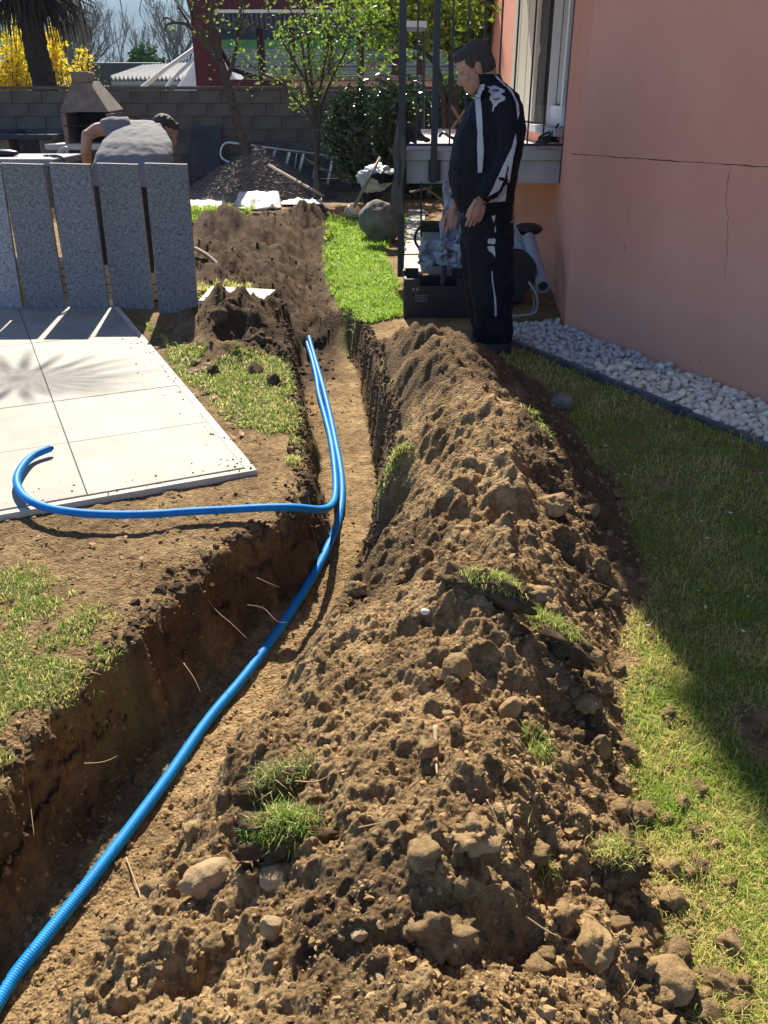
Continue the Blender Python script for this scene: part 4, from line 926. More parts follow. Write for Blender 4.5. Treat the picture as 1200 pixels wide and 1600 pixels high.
# ladder on its side against the wall
lt = thing('ladder', (-1.2, 15.2, 0), 'aluminium step ladder lying on its side against the back wall', 'ladder'); YL = 15.2
def Ld(x, y_, dy=0): return D(x, y_, YL+dy)
MB().tube(crom([Ld(362, 255), Ld(350, 250), Ld(345, 242), Ld(347, 230), Ld(356, 223), Ld(380, 226)], 5)+[Ld(523, 245)], .022, 8).build('rail', M['alu'], lt, smooth=True)
MB().tube([Ld(360, 253), Ld(420, 262), Ld(517, 291)], .022, 8).build('rail', M['alu'], lt, smooth=True)
for (x0, y0, x1, y1) in ((408, 231, 404, 258), (431, 233, 423, 262), (453, 236, 445, 268), (475, 239, 466, 275), (497, 242, 489, 282), (521, 245, 511, 290)):
    MB().tube([Ld(x0, y0), Ld(x1, y1)], .03, 6, flat=.5).build('rung', M['alu'], lt)
MB().tube([Ld(464, 238, .1), Ld(459, 276, .1)], .012, 6).build('brace', M['alu'], lt)
# dark panel leaning on the wall
p0, p1, p2, p3 = D(296, 276, 15.2), D(344, 278, 15.2), D(346, 199, 15.55), D(298, 197, 15.55)
s = MB(); s.ext([p0, p1, p2, p3], (0, .04, 0)); tag(s.build('slate_panel', M['slate'], bevel=.01), 'dark slate coloured panel leaning on the back wall beside the ladder', 'panel')
# ------------------------------------------------------------------ BARBECUE AND STONE TABLES
bb = thing('barbecue', (D(140, 250, 14.6).x, 14.6, 0), 'cast stone garden barbecue with tapered hood against the back wall', 'barbecue')
def BX(x): return D(x, 200, 14.3).x
zb_ = lambda y_: D(140, y_, 14.3).z
s = MB(); f0 = [Vector((BX(97), 14.3, zb_(175))), Vector((BX(173), 14.3, zb_(175))), Vector((BX(182), 14.85, zb_(172))), Vector((BX(97), 14.95, zb_(172)))]
tp_ = [Vector((BX(115), 14.5, zb_(128))), Vector((BX(143), 14.5, zb_(128))), Vector((BX(150), 14.8, zb_(126))), Vector((BX(115), 14.8, zb_(126)))]
s.add(f0+tp_, [(3, 2, 1, 0), (4, 5, 6, 7), (0, 1, 5, 4), (1, 2, 6, 5), (2, 3, 7, 6), (3, 0, 4, 7)]); s.build('hood', M['bbq'], bb, bevel=.01)
MB().box(((BX(113)+BX(147))/2, 14.62, (zb_(128)+zb_(112))/2), (BX(147)-BX(113)-.06, .3, .15)).build('chimney_cap', M['bbq'], bb, bevel=.02)
MB().box(((BX(98)+BX(180))/2, 14.88, (zb_(230)+zb_(177))/2), (BX(180)-BX(98)-.08, .05, zb_(177)-zb_(232))).build('back_panel', M['soot'], bb)
MB().box((BX(101), 14.6, (zb_(226)+zb_(177))/2), (.07, .55, zb_(177)-zb_(226))).build('side_panel', M['bbq'], bb, bevel=.008)
MB().box((BX(172), 14.6, (zb_(226)+zb_(177))/2), (.10, .55, zb_(177)-zb_(226))).build('side_panel', M['bbq'], bb, bevel=.008)
MB().box((BX(128), 14.5, zb_(229)), (BX(185)-BX(72), .75, .08)).build('hearth_slab', M['conc'], bb, bevel=.01)
for x in (82, 172): MB().box((BX(x), 14.6, zb_(233)/2), (.16, .5, zb_(233))).build('pedestal', M['bbq'], bb, bevel=.01)
MB().box((BX(137), 14.55, zb_(197)), (.75, .45, .02)).build('grill_shelf', M['soot'], bb)
for k, (x0, x1, yt, YY_, lab) in enumerate(((-10, 92, 213, 14.7, 'dark stone side table left of the barbecue'), (-60, 30, 207, 15.2, 'stone bench top by the left edge behind the side table'))):
    t = thing('stone_table', (D((x0+x1)/2, 220, YY_).x, YY_, 0), lab, 'table'); a, b = D(x0, yt, YY_), D(x1, yt, YY_)
    MB().box(((a.x+b.x)/2, YY_, a.z), (b.x-a.x, .6, .07)).build('table_top', M['slate'], t, bevel=.008)
    for q_ in (.2, .85): MB().box((a.x+(b.x-a.x)*q_, YY_, (a.z-.04)/2), (.2, .4, a.z-.04)).build('block_leg', M['bbq'], t, bevel=.008)
# ------------------------------------------------------------------ BOULDER, BALL, BROOM, CLOTHS
bo = D(598, 300, 10.2); v = rockv(ICO4, 71, .16, 1.0, (.25, .22, .26), 3); mb = MB(); mb.add([Vector((D(596, 300, 10.2).x, 10.2, .22))+Vector(x) for x in v], [tuple(int(i) for i in f) for f in ICO4[1]])
tag(mb.build('boulder', M['grey_rock'], smooth=True), 'round grey boulder with bundled cloth on it left of the balcony', 'boulder')
cl = D(588, 278, 10.05)
mb = MB(); v = rockv(ICO4, 75, .5, 1.6, (.20, .16, .12), 0); mb.add([cl+Vector(x) for x in v], [tuple(int(i) for i in f) for f in ICO4[1]]); tag(mb.build('bundled_cloth', M['sheet'], smooth=True), 'light grey bundled jacket lying on the boulder', 'cloth')
mb = MB(); v = rockv(ICO3, 77, .5, 1.6, (.13, .1, .06), 0); mb.add([cl+Vector((.08, -.12, .02))+Vector(x) for x in v], [tuple(int(i) for i in f) for f in ICO3[1]]); tag(mb.build('dark_cloth', M['navy'], smooth=True), 'dark navy cloth folded over the light jacket on the boulder', 'cloth')
tag(MB().tube([D(553, 324, 9.7), D(594, 246, 10.0)], .017, 8).build('broom_handle', M['wood'], smooth=True), 'wooden broom handle leaning on the boulder', 'handle')
bc = P(551, 347, .0); r = .105; bc.z = r+.02; bt = MB().ball(bc, r, seg=24).build('ball', M['ball'], smooth=True); tag(bt, 'scuffed beige ball with dark stripes on the grass by the boulder', 'ball')
for k, (t1, rr) in enumerate(((-.35, .94), (0, 1.0), (.35, .94))):
    pts = []
    for i in range(25):
        q_ = 2*math.pi*i/24; pts.append(bc+Matrix.Rotation(.5, 3, 'Y')@Matrix.Rotation(.5, 3, 'X')@Vector((r*rr*math.cos(q_), r*rr*math.sin(q_), r*t1)))
    MB().tube(pts, .006, 5, cap=False).build('stripe', M['ballstripe'], bt)
cloth('canvas_drape', [D(607, 336, 7.55), D(632, 334, 7.35), D(632, 215, 7.38), D(622, 185, 7.6)], M['brown_cloth'], 'olive brown canvas hanging down over the left balcony post', 'cloth', .05, seed=9, nu=14, nv=34, fr=3)
cloth('canvas_drape', [D(618, 222, 7.6), D(674, 221, 7.56), D(650, 200, 7.7), D(622, 182, 7.7)], M['brown_cloth'], 'fold of brown canvas spread over the corner of the balcony floor', 'cloth', .06, seed=12, fr=4)
# coil of black cable on the balcony
t = thing('cable_coil', (D(858, 216, 7.75).x, 7.75, ZB), 'coil of black cable lying on the balcony floor by the right post', 'cable')
for k in range(5):
    c_ = Vector((D(858, 216, 7.75).x+random.uniform(-.01, .01), 7.75, ZB+.02+.018*k)); rr = .095-.006*k; ph = random.uniform(0, 6)
    MB().tube([c_+Vector((rr*1.1*math.cos(ph+i*.3), rr*math.sin(ph+i*.3), .012*math.sin(i*.7+k)+(.02+.03*k*.3)*math.cos(ph+i*.3)+.03)) for i in range(22)], .010, 6, cap=False).build('loop', M['blackplastic'], t, smooth=True)
mb = MB(); mb.tube(crom([D(686, 214, 8.6), D(692, 207, 8.6), D(700, 212, 8.5), D(708, 216, 8.4)], 4), .014, 6); tag(mb.build('gloves', M['blackplastic'], smooth=True), 'small dark tool lying on the sunlit balcony floor', 'tool')
# sticks and planks leaning behind the railing
for k, (a, b, lab) in enumerate((((705, 165, 12.7), (745, 232, 12.7), 'brown stick leaning behind the balcony, right one'), ((728, 170, 12.9), (704, 205, 12.9), 'short stick crossing the brown stick behind the balcony'))):
    tag(MB().tube([D(*a), D(*b)], .022, 6).build('stick', M['wood']), lab, 'stick')
# ------------------------------------------------------------------ STUFF UNDER THE BALCONY
cx0, cx1 = D(633, 470, 6.35).x, D(735, 470, 6.35).x; CY0, CY1, CZ = 6.35, 6.78, .30
cr = thing('crate', ((cx0+cx1)/2, 6.55, 0), 'black plastic folding crate filled with tools at the edge of the green grass', 'crate')
c2 = (cx0+cx1)/2; W2 = (cx1-cx0)/2
def cpanel(p0, p1, name):                              # slatted wall between two ground points
    d = (p1-p0); L_ = d.length; d.normalize(); n_ = Vector((-d.y, d.x, 0)); rot = Matrix((d, n_, Vector((0, 0, 1)))).transposed()
    mb = MB()
    for z0, z1 in ((.01, .05), (.075, .10), (.125, .15), (.175, .20)): mb.box((p0+p1)/2+Vector((0, 0, (z0+z1)/2)), (L_, .014, z1-z0), rot)
    mb.box((p0+p1)/2+Vector((0, 0, .115)), (L_, .006, .20), rot)
    for f_ in (.0, .25, .5, .75, 1): mb.box(p0+d*L_*f_+Vector((0, 0, .115)), (.022, .018, .23), rot)
    for (f0_, f1_, zt_) in ((0, .22, .29), (.22, .78, .235), (.78, 1, .29)): mb.box(p0+d*L_*(f0_+f1_)/2+Vector((0, 0, (zt_+.205)/2)), (L_*(f1_-f0_), .02, zt_-.205), rot)
    return mb.build(name, M['blackplastic'], cr)
q1, q2, q3, q4 = Vector((cx0, CY0, 0)), Vector((cx1, CY0, 0)), Vector((cx1, CY1, 0)), Vector((cx0, CY1, 0))
cpanel(q1, q2, 'front_wall'); cpanel(q4+Vector((.01, 0, 0)), q3-Vector((.01, 0, 0)), 'back_wall'); cpanel(q1+Vector((0, .012, 0)), q4-Vector((0, .012, 0)), 'end_wall'); cpanel(q2+Vector((0, .012, 0)), q3-Vector((0, .012, 0)), 'end_wall')
MB().box((c2, 6.565, .012), (W2*2-.02, .41, .02)).build('crate_floor', M['blackplastic'], cr)
for i in range(5):
    for j in range(3): MB().box(D(650+i*4, 462+j*4, CY0-.012), (.010, .004, .008)).build('print_mark', M['greyplastic'], cr)
MB().box(D(646, 452, CY0-.012), (.016, .004, .02)).build('print_mark', M['greyplastic'], cr); MB().box(D(652, 452, CY0-.012), (.014, .004, .02)).build('print_mark', M['greyplastic'], cr)
for k, (dx, dy, sx, sy, sz_, mm, lab, cat) in enumerate(((-.12, .05, .12, .09, .11, 'wood', 'brown wooden block in the left half of the crate', 'wood block'), (.02, .08, .10, .12, .09, 'bbq', 'tan stone offcut in the middle of the crate', 'stone'), (.14, -.03, .09, .08, .10, 'slate', 'dark grey tool case in the right of the crate', 'case'), (-.04, -.08, .14, .05, .08, 'wood', 'short timber offcut at the front of the crate', 'wood block'))):
    tag(MB().box((c2+dx, 6.56+dy, .023+sz_/2+.0), (sx, sy, sz_), Matrix.Rotation(.3*k, 3, 'Z')).build('offcut', M[mm], bevel=.01), lab, cat)
t = thing('hammer', (c2+.05, 6.5, .1), 'black handled hammer standing upright in the crate', 'hammer')
MB().tube([(c2+.045, 6.5, .06), (c2+.05, 6.5, .36)], .022, 10).build('handle', M['blackplastic'], t, smooth=True); MB().box((c2+.045, 6.5, .055), (.12, .035, .035)).build('head', M['galv'], t)
# plastic sheets, case, hose
cloth('plastic_sheet', [D(655, 418, 6.95), D(722, 420, 6.9), D(722, 372, 7.0), D(660, 378, 7.0)], M['sheet'], 'crumpled pale polythene sheet heaped behind the black crate', 'sheeting', .16, seed=21, fr=5)
cloth('plastic_sheet', [D(684, 400, 7.05), D(725, 395, 7.0), D(725, 290, 7.1), D(700, 285, 7.1)], M['sheet'], 'grey blue plastic bag sagging above the polythene heap', 'sheeting', .12, seed=24, fr=5)
cs = thing('tool_case', (D(680, 345, 7.6).x, 7.6, 0), 'grey plastic tool case with a ribbed black lid behind the plastic', 'case')
c_ = D(682, 352, 7.6); MB().box((c_.x, 7.6, .30), (.26, .3, .36)).build('case_body', M['greyplastic'], cs, bevel=.02)
for k in range(4): MB().box((c_.x, 7.45+.09*k, .505), (.27, .05, .035)).build('lid_rib', M['blackplastic'], cs, bevel=.006)
MB().box((c_.x, 7.6, .485), (.28, .32, .03)).build('lid', M['blackplastic'], cs)
tag(MB().tube(crom([D(668, 352, 7.25), D(654, 358, 7.2), D(648, 372, 7.15), D(653, 385, 7.1), D(664, 391, 7.1), D(680, 392, 7.1)], 6), .011, 7).build('hose', M['blackplastic'], smooth=True), 'black hose loop beside the grey case', 'hose')
for k, (a, b, lab) in enumerate((((640, 300, 8.6), (676, 292, 8.6), 'thin lath lying under the balcony, rear one'), ((664, 292, 8.2), (700, 318, 8.2), 'light lath sloping under the balcony'), ((672, 325, 8.0), (704, 300, 8.0), 'lath crossing the sloping one under the balcony'), ((650, 318, 8.4), (690, 330, 8.4), 'lowest lath of the heap under the balcony'))):
    a_, b_ = D(*a), D(*b); tag(MB().tube([a_, b_], .022, 5, flat=.5).build('lath', M['wood']), lab, 'lath')
p = D(655, 300, 7.3); fr_ = thing('metal_stand', (p.x, 7.3, 0), 'thin dark metal stand next to the path under the balcony', 'stand')
MB().tube([D(658, 285, 7.3), D(658, 370, 7.3)], .008, 6).build('leg', M['steel'], fr_); MB().tube([D(658, 292, 7.3), D(702, 290, 7.3)], .008, 6).build('bar', M['steel'], fr_)
# behind the man's legs: wheel, panel, rolled tube, trolley frame
t = thing('hose_reel', (D(806, 425, 6.35).x, 6.35, 0), 'round black hose reel on a bent tube frame behind the standing man', 'hose reel')
c_ = D(806, 425, 6.35); rx = Matrix.Rotation(R(90), 3, 'X')@Matrix.Rotation(.25, 3, 'Y')
for k, (rr, dy, nm) in enumerate(((.155, -.06, 'reel_disc'), (.155, .07, 'reel_disc'))):
    MB().rings([(c_+Vector((0, dy-.008, 0)), rr, rr, rx), (c_+Vector((0, dy+.008, 0)), rr, rr, rx)], 28).build(nm, M['blackplastic'], t)
for k in range(4):
    rr = .085+.018*(k % 3); MB().tube([c_+Vector((rr*math.cos(i*.35), -.04+.025*k, rr*math.sin(i*.35))) for i in range(19)], .012, 6, cap=False).build('hose_turn', M['blackplastic'], t, smooth=True)
MB().tube(crom([D(800, 494, 6.2), D(830, 491, 6.2), D(839, 482, 6.2), D(838, 460, 6.2), D(826, 440, 6.25)], 6), .010, 8).build('frame', M['galv'], t, smooth=True)
MB().tube(crom([D(800, 494, 6.5), D(826, 491, 6.5), D(834, 482, 6.5), D(833, 460, 6.5), D(826, 440, 6.45)], 6), .010, 8).build('frame', M['galv'], t, smooth=True)
t0_, t1_ = D(848, 446, 6.25), D(826, 372, 6.9)
rt = MB(); dirv = (t1_-t0_).normalized(); rt.tube([t0_, t1_], .048, 18); o = rt.build('rolled_tube', M['greyplastic'], smooth=False); tag(o, 'grey plastic drain tube leaning between the reel and the pink wall', 'tube')
MB().tube([t0_-dirv*.012, t0_+dirv*.03], .055, 18).build('socket_rim', M['greyplastic'], o); MB().tube([t0_-dirv*.014, t0_-dirv*.011], .036, 18).build('opening', M['blackplastic'], o)
s = MB(); s.ext([D(786, 400, 6.9), D(842, 420, 6.8), D(806, 352, 7.0), D(786, 345, 7.0)], (0, .03, 0)); tag(s.build('leaning_board', M['greyplastic'], bevel=.004), 'pale board leaning behind the standing man under the balcony', 'board')
tag(MB().ball(D(825, 358, 7.1), (.12, .10, .05)).build('dark_bag', M['blackplastic'], smooth=True), 'small dark bag on top of the leaning board', 'bag')
tag(MB().box((D(700, 470, 6.9).x+.35, 7.0, .12), (.5, .4, .22)).build('storage_box', M['slate'], bevel=.02), 'dark box in the shade behind the man and the crate', 'box')
# ------------------------------------------------------------------ PEOPLE
def remesh(o, vox, smooth_it=2, disp=0, dscale=.1, seed=0, dec=0):
    r = o.modifiers.new('fuse', 'REMESH'); r.mode = 'VOXEL'; r.voxel_size = vox; r.use_smooth_shade = True
    if smooth_it: s = o.modifiers.new('smooth', 'SMOOTH'); s.factor = .5; s.iterations = smooth_it
    if disp:
        tx = bpy.data.textures.new('folds', 'CLOUDS'); tx.noise_scale = dscale; tx.noise_depth = 2
        d = o.modifiers.new('folds', 'DISPLACE'); d.texture = tx; d.strength = disp; d.mid_level = .5; d.texture_coords = 'LOCAL'
    return o
def hand(mb, wrist, dirv, palmn, side, r=1.0, curl=.35):
    # dirv: wrist -> fingers, palmn: palm normal, side: towards the thumb
    w_, d, n_, s_ = Vector(wrist), Vector(dirv).normalized(), Vector(palmn).normalized(), Vector(side).normalized()
    for k in range(6):
        t = k/5; mb.ball(w_+d*(.015+.075*t)*r, (.022*r+.010*t, .022*r+.010*t, .016*r), Matrix((s_, d, n_)).transposed(), 10)
    for k, (off, ln) in enumerate(((.036, .070), (.0125, .080), (-.0115, .074), (-.035, .058))):
        p = w_+d*.088*r+s_*off*r; pts = [w_+d*.05*r+s_*off*.8*r, p]; a = 0
        for j in range(3): a += curl*(1+.15*k); p = p+(d*math.cos(a)+n_*math.sin(a))*ln*r*(.42, .32, .26)[j]; pts.append(p)
        mb.tube(pts, [.011*r, .0098*r, .0092*r, .0082*r, .0068*r], 8)
        mb.ball(pts[-1], .0072*r, seg=8)
    p = w_+d*.02*r+s_*.018*r; pts = [p, p+(d*.8+s_*.42)*.035*r, p+(d*.92+s_*.38+n_*.2)*.062*r, p+(d*1.08+s_*.26+n_*.35)*.083*r]
    mb.tube(pts, [.015*r, .0135*r, .011*r, .008*r], 8); mb.ball(pts[-1], .008*r, seg=8)
def head(mb, c, fwd, up, s=1.0, nose=True):
    f, u = Vector(fwd).normalized(), Vector(up).normalized(); u = (u-f*u.dot(f)).normalized(); l = u.cross(f)
    Rm = Matrix((f, l, u)).transposed(); q = lambda a, b, d: Vector(c)+Rm@Vector((a*s, b*s, d*s))
    rr = lambda a, b, d: (a*s, b*s, d*s)
    mb.ball(q(-.012, 0, .035), rr(.098, .077, .085), Rm, 20); mb.ball(q(.022, 0, -.03), rr(.066, .060, .085), Rm, 18)
    mb.ball(q(.045, 0, -.085), rr(.036, .036, .028), Rm, 14); mb.ball(q(.052, 0, .04), rr(.034, .058, .035), Rm, 14)
    mb.ball(q(.074, .03, .018), rr(.012, .022, .009), Rm, 10); mb.ball(q(.074, -.03, .018), rr(.012, .022, .009), Rm, 10)
    mb.tube([q(.078, 0, .012), q(.096, 0, -.016), q(.104, 0, -.032)], [.010*s, .013*s, .014*s], 10); mb.ball(q(.092, 0, -.036), rr(.014, .019, .011), Rm, 10)
    mb.ball(q(.080, 0, -.062), rr(.010, .024, .007), Rm, 10); mb.ball(q(.077, 0, -.074), rr(.010, .021, .007), Rm, 10)
    for sg_ in (-1, 1):
        mb.ball(q(.058, sg_*.042, -.018), rr(.022, .02, .022), Rm, 10)
        mb.ball(q(-.008, sg_*.078, -.008), rr(.018, .008, .032), Rm, 10); mb.ball(q(-.014, sg_*.084, .008), rr(.014, .006, .016), Rm, 10)
    return q, Rm
def eyes(q, par, s=1.0):
    for sg_ in (-1, 1):
        MB().ball(q(.066, sg_*.031, .004), .0125*s, seg=10).build('eye', M['eye'], par, smooth=True); MB().ball(q(.0755, sg_*.031, .003), .0048*s, seg=8).build('iris', M['iris'], par, smooth=True)
# --- the standing man, facing left, looking down
YM = 5.50
man = thing('person', (D(765, 545, YM).x, YM, 0), 'heavy set man standing in black tracksuit with white stripes, head bowed towards the trench', 'person')
man.location.z = 0
def m(x, y_, dy=0): return D(x, y_, YM+dy)
fwd = Vector((-.86, -.10, -.42)); up = Vector((-.38, 0, .9))
body = MB(); hc = m(741, 108); q, Rm = head(body, hc, fwd, up, 1.08)
body.tube([m(757, 108), m(763, 135), m(772, 160), m(772, 200)], [.062, .066, .075, .09], 16)
body.rings([(m(768, 345), .15, .15), (m(762, 300), .16, .15), (m(765, 240), .15, .16), (m(775, 180), .12, .17), (m(775, 150), .07, .09)], 20)
# arms: near (his left, towards the camera) and far
nearArm = [m(787, 160, -.20), m(792, 205, -.24), m(787, 250, -.26), m(772, 282, -.27), m(752, 308, -.27)]
farArm = [m(770, 165, .20), m(760, 215, .24), m(745, 262, .25), m(722, 300, .22), m(709, 322, .20)]
for arm in (nearArm, farArm): body.tube(arm, [.05, .045, .04, .034, .028], 12)
hand(body, nearArm[-1]+Vector((.0, 0, .01)), (-.22, -.05, -1), (-.35, .92, 0), (-.92, -.3, .0), 1.12, .16)
hand(body, farArm[-1], (-.12, 0, -1), (-.3, -.9, 0), (-.9, .3, .0), 1.05, .30)
for sy, px in ((-.10, 0), (.10, -6)): body.tube([m(768+px, 345, sy), m(765+px, 430, sy), m(772+px, 525, sy)], [.08, .055, .04], 12)
bo_ = body.build('body', M['skin'], man); remesh(bo_, .0052, 2)
eyes(q, man, 1.08)
hb = MB(); hb.ball(q(-.022, 0, .050), (.108, .089, .083), Rm, 22); hb.ball(q(.040, 0, .088), (.052, .066, .034), Rm, 14); hb.ball(q(-.052, 0, .0), (.066*1.08, .078*1.08, .078*1.08), Rm, 18); hb.ball(q(-.06, 0, -.045), (.04, .06, .05), Rm, 14)
for sg_ in (-1, 1): hb.ball(q(.012, sg_*.066, .04), (.03, .018, .035), Rm, 10)
remesh(hb.build('hair', M['hair'], man), .007, 2, .010, .02)
# jacket
jk = MB()
def ring(x0, x1, y_, ry, dy=0):
    a, b = m(x0, y_, dy), m(x1, y_, dy); return ((a+b)/2, (b.x-a.x)/2, ry)
jk.rings([ring(716, 799, 330, .20), ring(709, 802, 310, .215), ring(702, 806, 285, .23), ring(702, 811, 260, .235), ring(706, 816, 230, .235), ring(715, 818, 200, .23), ring(727, 817, 175, .225), ring(740, 812, 155, .21), ring(748, 800, 140, .16), ring(751, 786, 128, .10), ring(748, 776, 119, .085)], 32, p=2.3)
jk.tube([m(785, 152, -.15), m(794, 175, -.21), m(798, 205, -.245), m(794, 240, -.262), m(783, 270, -.272), m(766, 294, -.275), m(757, 304, -.275)], [.075, .092, .088, .078, .072, .064, .052], 18)
jk.tube([m(770, 155, .15), m(765, 185, .20), m(757, 222, .23), m(742, 265, .235), m(724, 294, .215), m(716, 306, .20)], [.08, .088, .08, .072, .062, .050], 16)
jo = jk.build('jacket', M['navy'], man); remesh(jo, .010, 3, .030, .07)
cf = MB(); cf.tube([m(759, 301, -.275), m(752, 310, -.275)], [.050, .046], 18); cf.tube([m(717, 304, .20), m(712, 313, .20)], [.047, .043], 16); remesh(cf.build('cuffs', M['navy'], man), .006, 1)
co = MB(); co.rings([(m(766, 133), .088, .085), (m(763, 124), .083, .082), (m(760, 116), .080, .080)], 24); co.build('collar', M['navy'], man, smooth=True)
# trousers
tr = MB()
def ring2(x0, x1, y_, ry, dy): a, b = m(x0, y_, dy), m(x1, y_, dy); return ((a+b)/2, (b.x-a.x)/2, ry)
tr.rings([ring2(738, 801, 315, .17, 0), ring2(719, 803, 345, .19, 0), ring2(722, 802, 372, .18, 0), ring2(728, 800, 385, .16, 0)], 28)
tr.rings([ring2(724, 803, 365, .10, -.09), ring2(728, 804, 400, .105, -.10), ring2(733, 803, 440, .10, -.11), ring2(738, 801, 480, .095, -.12), ring2(742, 800, 515, .09, -.12), ring2(743, 802, 533, .095, -.12)], 22)
tr.rings([ring2(719, 790, 365, .10, .09), ring2(720, 786, 400, .10, .10), ring2(723, 780, 440, .095, .11), ring2(731, 780, 480, .09, .12), ring2(738, 782, 515, .085, .12), ring2(738, 784, 527, .09, .12)], 22)
to_ = tr.build('trousers', M['navy'], man); remesh(to_, .010, 3, .028, .08)
for dy, dx in ((-.12, 0), (.12, -6)):
    sh = MB(); c_ = m(768+dx, 540, dy); c_.z = .03
    sh.rings([(Vector((c_.x-.01, c_.y, .0)), .145, .048), (Vector((c_.x-.01, c_.y, .03)), .145, .050), (Vector((c_.x+.01, c_.y, .065)), .115, .044), (Vector((c_.x+.04, c_.y, .10)), .065, .042)], 22); remesh(sh.build('shoe', M['shoe'], man), .008, 2)
# white panels, piping and emblems laid on the cloth
def decal(poly, target, dy=-.34, name='stripe', n=5, par=man, mt='fabwhite'):
    bm = bmesh.new(); vs = [bm.verts.new(m(x, y_, dy)) for x, y_ in poly]; f = bm.faces.new(vs); bmesh.ops.triangulate(bm, faces=[f])
    for _ in range(n): bmesh.ops.subdivide_edges(bm, edges=[e for e in bm.edges if e.calc_length() > .008], cuts=1)
    bmesh.ops.triangulate(bm, faces=bm.faces[:])
    me = bpy.data.meshes.new(name); 
    for v in bm.verts: v.co -= worg(par)
    bm.to_mesh(me); bm.free(); me.materials.append(M[mt]); o = bpy.data.objects.new(name, me); C.objects.link(o); o.parent = par
    s = o.modifiers.new('lay', 'SHRINKWRAP'); s.target = target; s.wrap_method = 'PROJECT'; s.use_project_y = True; s.use_project_x = s.use_project_z = False; s.use_positive_direction = True; s.use_negative_direction = False; s.offset = .005; s.wrap_mode = 'ABOVE_SURFACE'; return o
decal([(757, 131), (761, 133), (759, 142), (754, 150), (752, 170), (753, 200), (758, 214), (759, 240), (757, 262), (756, 272), (750, 272), (749, 240), (750, 205), (749, 175), (750, 150), (753, 140)], jo)
decal([(779, 114), (786, 119), (797, 130), (806, 145), (812, 165), (813, 178), (810, 187), (809, 180), (809, 165), (803, 147), (794, 133), (784, 122)], jo)
decal([(806, 208), (807, 222), (802, 245), (797, 280), (794, 318), (757, 321), (764, 306), (780, 297), (789, 276), (793, 252), (799, 232), (803, 218)], jo, name='side_panel')
# emblem: two seated figures leaning back to back
EMB = [(628, 503), (650, 510), (668, 503), (690, 508), (700, 522), (722, 530), (722, 545), (700, 548), (705, 562), (722, 570), (720, 592), (700, 598), (686, 605), (675, 620), (662, 632), (655, 657), (650, 655), (655, 625), (668, 605), (650, 600), (638, 585), (640, 565), (660, 560), (668, 552), (645, 550), (635, 540), (655, 520), (640, 515)]
decal([(600+a/3.75, b_/3.75) for a, b_ in EMB], jo, name='emblem')
decal([(600+a/3.75, b_/3.75) for a, b_ in [(660, 533), (676, 528), (692, 533), (690, 540), (674, 537), (662, 541)]], jo, dy=-.345, name='emblem_detail', mt='navy').modifiers['lay'].offset = .008
decal([(600+a/3.75, b_/3.75) for a, b_ in [(660, 577), (672, 585), (690, 576), (694, 582), (674, 592), (660, 586)]], jo, dy=-.345, name='emblem_detail', mt='navy').modifiers['lay'].offset = .008
decal([(772, 332), (780, 332), (779, 344), (776, 354), (773, 345)], to_); decal([(778, 358), (780, 366), (777, 370)], to_)
decal([(766, 381), (770, 378), (772, 380), (775, 378), (779, 380), (778, 386), (774, 388), (771, 386), (767, 387)], to_, name='emblem'); decal([(765, 392), (769, 390), (777, 391), (777, 396), (775, 400), (778, 408), (773, 401), (768, 399)], to_, name='emblem')
decal([(771, 430), (773, 431), (775, 452), (779, 475), (780, 500), (777, 503), (778, 490), (776, 470), (773, 452)], to_, n=2)
# --- the bent worker, seen from behind
YB = 7.75
wk = thing('person', (D(205, 400, YB).x, YB, 0), 'man in a grey T-shirt bending over behind the granite slabs, elbow out, head down', 'person')
def w2(x, y_, dy=0): return D(x, y_, YB+dy)
b = MB(); hc = w2(258, 208, .56); fw = Vector((.72, .40, -.50)); upv = Vector((.30, .35, .70)); q, Rm = head(b, hc, fw, upv, 1.14)
b.tube([w2(218, 203, .46), w2(238, 202, .52), hc-fw*.03], [.075, .066, .062], 14)
b.rings([(w2(205, 300), .15, .11), (w2(203, 262, .02), .15, .11), (w2(205, 228, .16), .16, .11), (w2(212, 202, .40), .12, .10)], 20)
la = [w2(174, 199, .34), w2(150, 203, .30), w2(136, 212, .24), w2(134, 235, .26), w2(137, 262, .36)]
ra = [w2(252, 214, .46), w2(262, 245, .52), w2(262, 290, .50), w2(250, 330, .50)]
b.tube(la, [.062, .055, .050, .045, .036], 14); b.ball(la[2], .049); b.tube(ra, [.055, .05, .042, .032], 14)
hand(b, la[-1], (.25, .15, -1), (.6, .5, .1), (.3, -.8, 0), 1, .4); hand(b, ra[-1], (-.1, .1, -1), (-.6, .5, .1), (-.3, -.8, 0), 1, .4)
for dx, dy in ((-43, 0), (20, .06)): b.tube([w2(205+dx*.6, 290, dy), w2(205+dx, 350, dy-.03), w2(207+dx, 428, dy)], [.08, .058, .042], 12)
remesh(b.build('body', M['skin'], wk), .0075, 2); eyes(q, wk, 1.1)
hb = MB(); hb.ball(q(-.02, 0, .055), (.116, .094, .088), Rm, 20); hb.ball(q(-.05, 0, .01), (.074, .087, .09), Rm, 18); hb.ball(q(.05, 0, .09), (.04, .06, .03), Rm, 12); remesh(hb.build('hair', M['hair'], wk), .008, 1, .018, .022)
ts = MB()
def rg(x0, x1, y_, dy, ry): a, c_ = w2(x0, y_, dy), w2(x1, y_, dy); return ((a+c_)/2, (c_.x-a.x)/2, ry)
ts.rings([rg(141, 262, 290, -.12, .15), rg(143, 270, 265, -.08, .16), rg(150, 271, 240, .02, .17), rg(160, 268, 222, .14, .165), rg(170, 259, 206, .30, .15), rg(182, 247, 195, .42, .12), rg(196, 238, 188, .50, .08)], 30, p=2.2)
